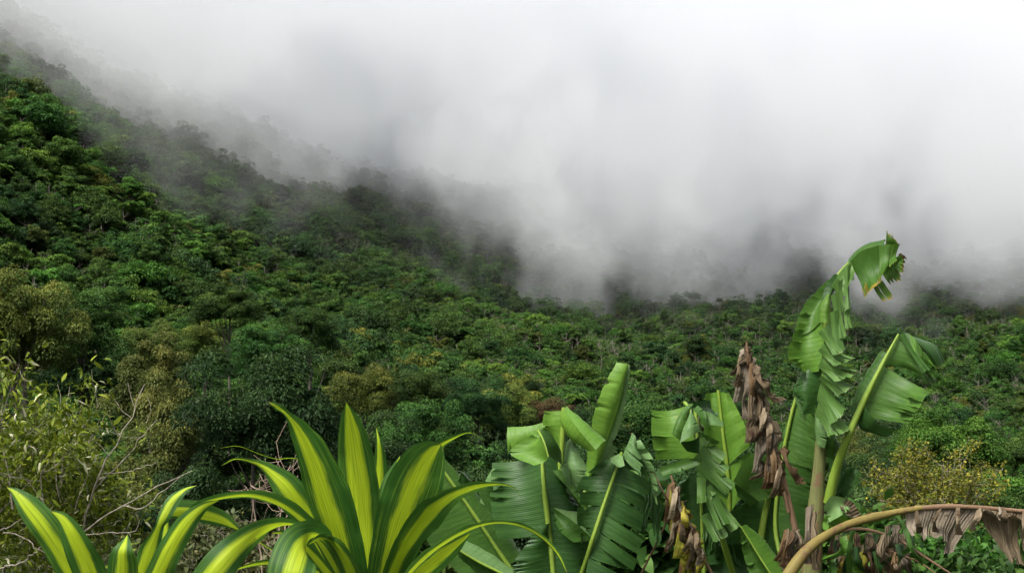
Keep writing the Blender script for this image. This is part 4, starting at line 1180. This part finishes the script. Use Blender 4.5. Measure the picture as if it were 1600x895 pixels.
sheets += [S([(1298, 446, -.02), (1316, 421, -.01), (1329, 408, -.0)], [(1318, 462, -.07), (1328, 446, -.07), (1337, 428, -.06)], 's', bulge=.02, slits=3, gap=.03, loose=.5, tint=.45),
           S([(1274, 645, -.03), (1273, 668, -.04), (1276, 690, -.04)], [(1284, 648, -.08), (1292, 675, -.1), (1289, 700, -.08)], 'p', bulge=.02, tint=.35),
           S([(1284, 672, -.02), (1286, 690, -.02), (1290, 712, 0)], [(1304, 678, 0), (1310, 695, 0), (1304, 720, .05)], 'g', bulge=.03, tint=.5),
           # the tip, hanging over
           S([(1327, 410, .0), (1345, 393, -.02), (1373, 383, -.04)], [(1350, 467, -.1), (1362, 452, -.12), (1377, 440, -.12)], 'e', bulge=.05, tint=.35),
           S([(1372, 384, -.05), (1386, 382, -.05), (1406, 381, -.05)], [(1373, 440, -.1), (1388, 416, -.12), (1406, 402, -.08)], 'e', bulge=.03, slits=2, tint=.5, jag=.008),
           S([(1376, 420, -.02), (1390, 408, -.02), (1408, 398, -.02)], [(1390, 444, -.04), (1405, 430, -.04), (1414, 405, -.03)], 'e', bulge=.02, jag=.010, tint=.45),
           S([(1394, 408, .0), (1404, 402, .0), (1410, 396, .0)], [(1404, 432, .02), (1411, 418, .02), (1416, 402, .02)], 'r', jag=.012, tint=.25),
           S([(1364, 448, -.06), (1371, 444, -.06), (1379, 438, -.06)], [(1378, 472, -.08), (1386, 468, -.08), (1396, 460, -.08)], 'e', bulge=.01, slits=2, jag=.006, tint=.65),
           S([(1383, 386, .02), (1392, 384, .02), (1405, 384, .02)], [(1385, 361, .0), (1390, 366, 0), (1402, 377, 0)], 'e', bulge=.01, jag=.008, tint=.45),
           S([(1326, 412, .02), (1345, 394, .03), (1382, 383, .03)], [(1336, 402, .12), (1355, 386, .12), (1384, 376, .10)], 'g', bulge=.02, tint=.45),
           S([(1330, 408, .02), (1332, 412, .02), (1334, 418, .02)], [(1329, 436, .03), (1332, 438, .03), (1335, 438, .03)], 'p', bulge=.01)]
b3.leaf(Y, sheets, [([(1286, 650), (1288, 600), (1286, 545), (1290, 490), (1303, 440, .04), (1322, 414, .05), (1345, 396, .05), (1384, 383, .05), (1404, 385, .03)], 10, 2)],
        'bent leaf of shingled strips with a browned tip')
# the broad leaf leaning out to the side
b3.leaf(Y - .1, [
    S([(1338, 648), (1358, 608), (1379, 570)], [(1418, 662, -.15), (1437, 636, -.2), (1452, 610, -.2)], 'g', bulge=.05, tint=.72, wave=.006),
    S([(1379, 570), (1392, 546), (1404, 524)], [(1452, 600, -.1), (1464, 596, -.22), (1461, 580, -.24)], 'g', bulge=.05, tint=.62, wave=.006),
    S([(1403, 524), (1412, 520, -.03), (1420, 521, -.05)], [(1441, 582, -.25), (1455, 578, -.28), (1464, 586, -.26)], 'g', bulge=.02, tint=.35),
    S([(1414, 520), (1424, 524, .05), (1438, 530, .1)], [(1456, 570, .05), (1466, 572, .05), (1478, 562, .1)], 'd', bulge=-.03, tint=.7),
    S([(1420, 521, -.08), (1430, 530, -.1), (1440, 545, -.1)], [(1446, 560, -.2), (1456, 570, -.22), (1464, 574, -.18)], 'l', bulge=.03, tint=.2),
    S([(1336, 652), (1356, 610), (1390, 552)], [(1328, 640, .08), (1346, 594, .1), (1374, 552, .06)], 'g', bulge=.02, tint=.4),
    S([(1338, 648), (1344, 642, -.02), (1352, 635, -.04)], [(1362, 672, .05), (1385, 682, .0), (1399, 672, -.08)], 'd', bulge=-.04, tint=.5),
], [([(1294, 785, .1), (1306, 735, .05), (1322, 690, -.02), (1348, 630, -.03), (1378, 570, -.03), (1404, 522, -.02)], 17, 4)], 'broad leaf leaning out with its tip folded down')
b3.leaf(Y + .6, [
    S([(1250, 600), (1236, 650), (1222, 720)], [(1280, 640, -.05), (1284, 690, -.05), (1280, 735, -.05)], 'g', bulge=.04, tint=.55),
    S([(1250, 600), (1236, 650), (1222, 720)], [(1238, 640, .05), (1222, 680, .08), (1212, 730, .1)], 'd', bulge=.02, tint=.7),
    S([(1224, 716), (1216, 770), (1210, 840)], [(1275, 738, -.03), (1280, 790, -.03), (1276, 850, -.03)], 'g', bulge=.04, tint=.35),
    S([(1245, 608, -.1), (1242, 622, -.1), (1252, 645, -.1)], [(1252, 606, -.05), (1256, 625, -.05), (1255, 646, -.05)], 'p', bulge=.01, tint=.3),
], [([(1250, 600, -.02), (1236, 650, -.02), (1222, 720, -.02), (1212, 830, -.02), (1240, 930, -.2)], 5, 8)], 'green leaf seen between the dry leaf and the stem')
b3.leaf(Y + .4, [
    S([(1296, 772), (1312, 745), (1330, 728)], [(1310, 782), (1330, 770), (1346, 738)], 'd', bulge=.04, tint=.7),
    S([(1288, 700), (1296, 730), (1298, 770)], [(1312, 690), (1322, 728), (1310, 770)], 'd', bulge=.04, tint=.5),
], [])
b3.leaf(Y - .3, [
    S([(1415, 799), (1450, 796), (1490, 794), (1537, 793)], [(1422, 830, -.05), (1446, 838, -.08), (1470, 856, -.08), (1490, 862, -.05)], 'y', bulge=.04, slits=3, crumple=.008, jag=.015, tint=.50, gap=.03),
    S([(1528, 793), (1566, 796), (1640, 801)], [(1562, 852, -.05), (1582, 872, -.08), (1640, 905, -.06)], 'b', bulge=.04, slits=2, crumple=.008, jag=.015, tint=.48, gap=.03),
    S([(1535, 790), (1556, 793), (1578, 797)], [(1540, 797, -.06), (1556, 806, -.08), (1572, 812, -.06)], 'b', bulge=.02, crumple=.006, tint=.6),
    S([(1576, 794), (1600, 796), (1640, 800)], [(1580, 806, -.06), (1602, 815, -.06), (1640, 820, -.06)], 'b', bulge=.03, crumple=.006, tint=.5),
] + shreds([(1420, 800), (1480, 795), (1536, 794), (1600, 798)], 9, 7, 'yybb', 12, 50, 5, 6), [([(1222, 912, -.2), (1262, 858, -.15), (1318, 822, -.05), (1390, 802, 0), (1440, 793, 0)], 20, 9, M_OLIVERIB), ([(1436, 793.5, 0), (1490, 791, 0), (1560, 795, 0), (1640, 802, 0)], 9, 6, M_DRYRIB)],
    'dead arching frond with grey brown sheets hanging from it')
b3.leaf(Y - .25, [
    hang(1228, 826, 1216, 876, 6.4, 12.96, 'r', -.04, crumple=.010, jag=.008, tint=.45),
    hang(1234, 824, 1228, 890, 8, 12.96, 'b', -.08, crumple=.010, jag=.008, tint=.45),
    hang(1240, 826, 1240, 888, 8, 11.52, 'y', -.06, crumple=.010, jag=.008, tint=.3),
    hang(1244, 830, 1250, 874, 6.4, 10.08, 'b', -.02, crumple=.010, jag=.008, tint=.5),
    hang(1236, 828, 1221, 884, 4.8, 8.64, 'r', -.12, crumple=.010, jag=.008, tint=.3),
], [], 'crumpled dead leaf stub at the stem foot')
b3.leaf(Y - .12, [
    S([(1286, 792), (1300, 775, -.03), (1322, 778, -.04)], [(1292, 818), (1312, 806, -.06), (1330, 796, -.06)], 'p', bulge=.03, tint=.5),
    S([(1318, 779, -.03), (1332, 784, -.04), (1346, 806, -.04)], [(1314, 794, -.06), (1322, 806, -.06), (1332, 810, -.06)], 'b', bulge=.03, crumple=.006, tint=.4),
    S([(1290, 806), (1310, 804), (1330, 812)], [(1286, 826), (1310, 830), (1325, 826)], 'l', bulge=.03, tint=.3),
    hang(1264, 790, 1262, 880, 10, 13, 'y', -.12, crumple=.004, jag=.008, tint=.4),
    hang(1270, 800, 1274, 890, 8, 10, 'b', -.13, crumple=.004, jag=.008, tint=.4),
], [], 'peeling sheath with brown lining')
# limp strips under the frond
sheets = []
gq = random.Random(4)
for i in range(54):
    x = 1298 + 120 * gq.random(); y = 836 - (x - 1300) * .06 + gq.uniform(-10, 40)
    l = gq.uniform(25, 75); w = gq.uniform(4, 13); lean = gq.gauss(0, 16); d = gq.uniform(-.2, .3)
    k = gq.choice('ggdgbrwgl' if x < 1350 else 'bbrygdbr')
    bw = gq.uniform(-8, 8)
    sheets.append(S([(x - w * .5, y, d), (x - w * .5 + bw, y + l * .55, d - .06), (x - w * .3 + lean, y + l, d)], [(x + w * .5, y - 2, d + .03), (x + w * .6 + bw, y + l * .5, d - .02), (x + w * .3 + lean, y + l + gq.uniform(-8, 8), d + .03)],
                    k, bulge=gq.uniform(-.015, .015), crumple=.007 if k in 'bry' else .002, jag=.004, tint=gq.uniform(.2, .6), turn=True))
b3.leaf(Y + .15, sheets, [([(1398, 838, 0), (1440, 866, -.05), (1500, 905, -.1)], 5, 3, M_DRYRIB), ([(1300, 832, .0), (1345, 826, .0), (1398, 838, 0)], 6, 5, M_DRYRIB), ([(1390, 860, 0), (1440, 880, -.05), (1480, 910, -.1)], 3, 2, M_DRYRIB)],
        'limp green and brown strips hanging under the dead frond')


# ------------------------------------------------------------------ striped corn plants in front
def striped_mat():
    m, nt, out = new_mat('striped_blade')
    uvn = N(nt, 'ShaderNodeUVMap')
    sp = N(nt, 'ShaderNodeSeparateXYZ'); nt.links.new(uvn.outputs[0], sp.inputs[0])
    at = N(nt, 'ShaderNodeAttribute', attribute_name='tint')
    off = mth(nt, 'MULTIPLY_ADD', mth(nt, 'FRACT', mth(nt, 'MULTIPLY', at.outputs['Fac'], 7.7)), .36, -1.18)
    s = mth(nt, 'ABSOLUTE', mth(nt, 'MULTIPLY_ADD', sp.outputs[0], 2.0, off))
    def streak(sx, sy, sc=1.0, det=3.0):
        mp = N(nt, 'ShaderNodeMapping'); mp.inputs['Scale'].default_value = (sx, sy, 1)
        nt.links.new(uvn.outputs[0], mp.inputs[0])
        n = N(nt, 'ShaderNodeTexNoise', Scale=sc, Detail=det, Roughness=.55)
        n.noise_dimensions = '3D'
        cb = N(nt, 'ShaderNodeVectorMath', operation='ADD')
        cx = N(nt, 'ShaderNodeCombineXYZ'); nt.links.new(mth(nt, 'MULTIPLY', at.outputs['Fac'], 37.0), cx.inputs[2])
        nt.links.new(mp.outputs[0], cb.inputs[0]); nt.links.new(cx.outputs[0], cb.inputs[1])
        nt.links.new(cb.outputs[0], n.inputs['Vector'])
        return n.outputs['Fac']
    n1 = streak(9, 2.2); n2 = streak(46, 1.6, 1.0, 2.0); n3 = streak(160, 2.0, 1.0, 1.0)
    e = mth(nt, 'ADD', s, mth(nt, 'MULTIPLY_ADD', n1, .50, -.25))
    e = mth(nt, 'ADD', e, mth(nt, 'MULTIPLY_ADD', n2, .30, -.15))
    e = mth(nt, 'ADD', e, mth(nt, 'MULTIPLY_ADD', mth(nt, 'FRACT', mth(nt, 'MULTIPLY', at.outputs['Fac'], 3.3)), .2, -.08))
    f = mth(nt, 'MULTIPLY_ADD', e, 5.2, -.33 * 5.2, clamp=True)       # 0 in the yellow heart, 1 in the green margin
    yel = ramp(nt, [(.25, (0.24, 0.36, 0.012)), (.5, (0.38, 0.50, 0.018)), (.75, (0.54, 0.64, 0.04))]); nt.links.new(n2, yel.inputs[0])
    grn = ramp(nt, [(.25, (0.018, 0.070, 0.010)), (.55, (0.034, 0.105, 0.016)), (.8, (0.065, 0.155, 0.030))]); nt.links.new(n2, grn.inputs[0])
    mx = N(nt, 'ShaderNodeMixRGB'); nt.links.new(f, mx.inputs[0]); nt.links.new(yel.outputs[0], mx.inputs['Color1']); nt.links.new(grn.outputs[0], mx.inputs['Color2'])
    # thin green lines inside the yellow
    ln = mth(nt, 'MULTIPLY', mth(nt, 'SUBTRACT', streak(34, .9, 1.0, 2.0), .55), 9.0, clamp=True)
    m2 = N(nt, 'ShaderNodeMixRGB'); m2.inputs['Color2'].default_value = (0.15, 0.24, 0.02, 1)
    nt.links.new(mth(nt, 'MULTIPLY', ln, .7), m2.inputs[0]); nt.links.new(mx.outputs[0], m2.inputs['Color1'])
    tcs = N(nt, 'ShaderNodeTexCoord')
    sk = N(nt, 'ShaderNodeTexNoise', Scale=60.0, Detail=3.0, Roughness=.6); nt.links.new(tcs.outputs['Object'], sk.inputs['Vector'])
    m3 = N(nt, 'ShaderNodeMixRGB'); m3.inputs['Color2'].default_value = (0.07, 0.045, 0.015, 1)
    nt.links.new(mth(nt, 'MULTIPLY', mth(nt, 'SUBTRACT', sk.outputs['Fac'], .71), 14.0, clamp=True), m3.inputs[0]); nt.links.new(m2.outputs[0], m3.inputs['Color1'])
    tip = mth(nt, 'MULTIPLY', mth(nt, 'SUBTRACT', mth(nt, 'ADD', sp.outputs[1], mth(nt, 'MULTIPLY', sk.outputs['Fac'], .06)), 2.2), 24.0, clamp=True)
    m4 = N(nt, 'ShaderNodeMixRGB'); m4.inputs['Color2'].default_value = (0.16, 0.10, 0.035, 1)
    nt.links.new(tip, m4.inputs[0]); nt.links.new(m3.outputs[0], m4.inputs['Color1'])
    m2 = m4
    b = N(nt, 'ShaderNodeBump', Strength=.4, Distance=.002); nt.links.new(n3, b.inputs['Height'])
    p = N(nt, 'ShaderNodeBsdfPrincipled', Roughness=.45); p.inputs['Specular IOR Level'].default_value = .25
    t = N(nt, 'ShaderNodeBsdfTranslucent'); x = N(nt, 'ShaderNodeMixShader'); x.inputs[0].default_value = .38
    nt.links.new(m2.outputs[0], p.inputs['Base Color']); nt.links.new(m2.outputs[0], t.inputs['Color']); nt.links.new(b.outputs[0], p.inputs['Normal'])
    nt.links.new(p.outputs[0], x.inputs[1]); nt.links.new(t.outputs[0], x.inputs[2]); nt.links.new(x.outputs[0], out.inputs['Surface'])
    return m


M_STRIPED = striped_mat()
M_CANE = bark_mat('cane_bark', (0.14, 0.11, 0.07), (0.34, 0.29, 0.20), 20)
gd = np.random.default_rng(77)


def strap_leaf(plant, Y0, pts, fold=.22, n=54, ns=13, wav=.05):
    """pts rows: px, py, dY, full width px, roll degrees (turn of the blade about its own length)"""
    rows = spline([(*P(q[0], q[1], Y0 + q[2]), q[3] * .93 / FPX * Y0, q[4] if len(q) > 4 else 0.0) for q in pts], n)
    c, w, roll = rows[:, :3], np.maximum(rows[:, 3], .0012), np.radians(rows[:, 4])
    T = nrm(np.gradient(c, axis=0))
    dep = np.tile([0, 1.0, 0], (n, 1))
    inp = nrm(np.cross(T, dep))
    d2 = nrm(np.cross(inp, T))
    Wd = inp * np.cos(roll)[:, None] + d2 * np.sin(roll)[:, None]
    Nn = nrm(np.cross(Wd, T))
    s = np.linspace(-1, 1, ns)
    d = np.r_[0, np.cumsum(np.linalg.norm(np.diff(c, axis=0), axis=1))]
    ph = gd.uniform(0, 6.28, 4)
    V = np.empty((n, ns, 3))
    for j, sj in enumerate(s):
        edge = wav * w * abs(sj) ** 2 * (np.sin(d * 34 + ph[0] + (sj > 0) * 2) + .5 * np.sin(d * 77 + ph[1]))
        gut = fold * w * (abs(sj) ** 1.25)
        V[:, j] = c + Wd * (w / 2 * sj * math.cos(fold * .6))[:, None] + Nn * (gut * .5 + edge)[:, None]
    idx = np.arange(n * ns).reshape(n, ns)
    F = np.stack([idx[:-1, :-1], idx[1:, :-1], idx[1:, 1:], idx[:-1, 1:]], -1).reshape(-1, 4)
    uv = np.stack([np.tile((s + 1) / 2, n), np.repeat(d / d[-1] * 2.2, ns)], 1)
    a = Acc(); a.add(V.reshape(-1, 3), F, gd.uniform(0, 1), uv)
    return plant.part('leaf', a, [M_STRIPED])


Y = 3.0
d1 = Plant('striped_corn_plant', 'large corn plant with long green leaves striped yellow down the middle', 'corn plant', ground_at(575, Y))
gy = row_of(d1.base[2], Y)
d1.stem(Y, [(575, gy, .05), (572, 1200, .05), (576, 1050, .05), (574, 935, .05)], 52, 40, 'cane', M_CANE)
LE = [
    [(574, 960, .08, 40), (566, 850, .06, 62), (560, 760, .02, 68), (553, 700, -.02, 56), (546, 655, -.06, 30), (541, 628, -.09, 1)],
    [(562, 960, .0, 46), (538, 860, -.10, 64), (514, 780, -.20, 70), (489, 712, -.30, 52, 5), (466, 668, -.37, 30, 15), (446, 645, -.40, 14, 40), (432, 634, -.42, 11, -20), (419, 628, -.43, 1, -40)],
    [(588, 960, -.02, 40), (606, 870, -.13, 64), (632, 785, -.26, 78), (656, 730, -.36, 64, -5), (676, 702, -.42, 34, -20), (688, 694, -.45, 3, -40)],
    [(596, 950, -.05, 34, -20), (628, 868, -.16, 40, -20), (664, 815, -.26, 50, -25), (704, 778, -.34, 38, -40), (746, 761, -.40, 24, -55), (785, 757, -.44, 11, -70), (804, 763, -.46, 6, -75), (816, 780, -.47, 1, -75)],
    [(600, 950, -.1, 24, -55), (650, 885, -.28, 26, -58), (700, 845, -.40, 25, -60), (755, 820, -.50, 21, -64), (805, 819, -.56, 17, -64), (846, 839, -.60, 13, -60), (872, 866, -.62, 8, -50), (886, 894, -.63, 1, -40)],
    [(556, 940, .05, 26, 20), (506, 862, .0, 34, 15), (476, 806, -.03, 54, 10), (446, 762, -.05, 52, 10), (418, 735, -.04, 30, 25), (394, 722, -.02, 13, 50), (368, 717, .0, 8, 65), (346, 727, .02, 1, 70)],
    [(560, 950, -.05, 34, 40), (515, 870, -.12, 44, 40), (480, 820, -.2, 48, 45), (435, 787, -.26, 40, 52), (390, 774, -.3, 28, 60), (345, 778, -.34, 22, 60), (308, 790, -.36, 13, 50), (285, 810, -.37, 1, 40)],
    [(548, 935, -.1, 26, 60), (510, 860, -.2, 28, 68), (470, 824, -.3, 26, 70), (430, 822, -.38, 30, 50), (388, 842, -.46, 40, 25), (346, 880, -.5, 48, 10), (310, 930, -.5, 46, 0), (285, 985, -.5, 20, 0)],
    [(552, 930, -.12, 26, 60), (525, 860, -.22, 34, 72), (500, 838, -.32, 44, 66), (472, 850, -.42, 62, 28), (455, 892, -.47, 68, 8), (446, 950, -.48, 56, 0), (442, 1010, -.48, 10, 0)],
    [(512, 850, .22, 10, 30), (492, 770, .2, 20, 60), (478, 722, .18, 12, 75), (455, 716, .16, 9, 78), (432, 717, .14, 8, 78), (402, 708, .12, 8, 76), (372, 697, .1, 7, 76), (343, 700, .08, 1, 76)],
    [(540, 900, .2, 26), (505, 810, .18, 34), (483, 740, .16, 30), (472, 695, .15, 20), (462, 668, .15, 9, 20), (453, 656, .15, 1, 30)],
    [(588, 900, .2, 20), (596, 800, .2, 26), (608, 752, .2, 24), (618, 728, .2, 12), (625, 712, .2, 1)],
    [(585, 900, .25, 30), (590, 800, .24, 40), (594, 730, .22, 26), (592, 690, .2, 10), (588, 668, .2, 1)],
    [(600, 940, .1, 30), (630, 830, .12, 36), (652, 750, .14, 36), (684, 700, .13, 22, -40), (714, 682, .1, 13, -60), (736, 676, .08, 8, -70), (757, 688, .06, 1, -70)],
    [(605, 940, .06, 24), (644, 840, .04, 40), (672, 770, .03, 38), (686, 725, .03, 22), (692, 700, .03, 1)],
    [(552, 960, .02, 26, 30), (510, 895, -.02, 34, 40), (472, 852, -.06, 32, 50), (440, 834, -.09, 20, 60), (424, 832, -.1, 1, 60)],
    [(566, 960, -.18, 36, 30), (545, 890, -.24, 46, 35), (520, 850, -.3, 40, 50), (500, 842, -.36, 26, 60), (482, 850, -.4, 1, 60)],
    [(600, 970, .02, 30, -30), (650, 905, -.02, 50, -30), (692, 868, -.05, 46, -35), (724, 842, -.07, 18, -40), (735, 832, -.08, 1, -40)],
    [(552, 950, .1, 26, 30), (500, 900, .12, 30, 45), (455, 882, .14, 26, 60), (400, 882, .16, 20, 65), (352, 895, .18, 1, 65)],
    [(378, 830, -.1, 3, 0), (350, 812, -.12, 24, 0), (315, 801, -.15, 33, 5), (280, 797, -.17, 32, 5), (258, 798, -.18, 18, 10), (247, 801, -.18, 1, 10)],
]
# the flat leaf at (378,830) grows out from under the arch: give it its long hidden stalk
LE[-1] = [(545, 960, .12, 22, 60), (490, 900, .06, 20, 60), (430, 862, .0, 12, 60)] + LE[-1]
for p_ in LE:
    strap_leaf(d1, Y, p_)

Y = 2.8
d2 = Plant('striped_corn_plant', 'smaller striped corn plant in the lower corner by the pale twigs', 'corn plant', ground_at(195, Y))
gy = row_of(d2.base[2], Y)
d2.stem(Y, [(195, gy, .05), (192, 1250, .05), (196, 1120, .05), (194, 1000, .05)], 50, 40, 'cane', M_CANE)
for p_ in [
    [(180, 1040, .0, 40), (140, 950, -.03, 50), (104, 880, -.06, 50), (72, 828, -.08, 50), (44, 792, -.08, 40), (24, 770, -.07, 18), (11, 761, -.06, 1)],
    [(185, 1040, -.05, 40), (155, 950, -.1, 52), (134, 885, -.13, 52), (112, 838, -.15, 42, 5), (96, 812, -.15, 28, 15), (80, 799, -.14, 3, 30)],
    [(194, 1040, -.08, 40), (191, 950, -.14, 50), (190, 890, -.17, 48), (191, 862, -.18, 36), (195, 848, -.17, 20), (199, 835, -.15, 1)],
    [(204, 1040, -.04, 40), (216, 930, -.1, 42), (232, 870, -.13, 40), (248, 825, -.14, 14, -30), (256, 808, -.14, 20, -10), (270, 782, -.13, 22), (288, 765, -.12, 12, 30), (307, 758, -.1, 1, 40)],
    [(210, 1040, -.08, 40), (236, 930, -.16, 44), (262, 865, -.2, 40), (290, 818, -.22, 32), (318, 792, -.22, 16, -20), (342, 781, -.22, 1, -40)],
    [(206, 1040, .05, 30), (235, 940, .05, 34), (252, 870, .05, 26), (258, 825, .05, 16), (260, 800, .05, 1)],
    [(198, 1040, .06, 30), (185, 960, .06, 36), (172, 915, .06, 30), (160, 890, .06, 1)],
]:
    strap_leaf(d2, Y, p_)
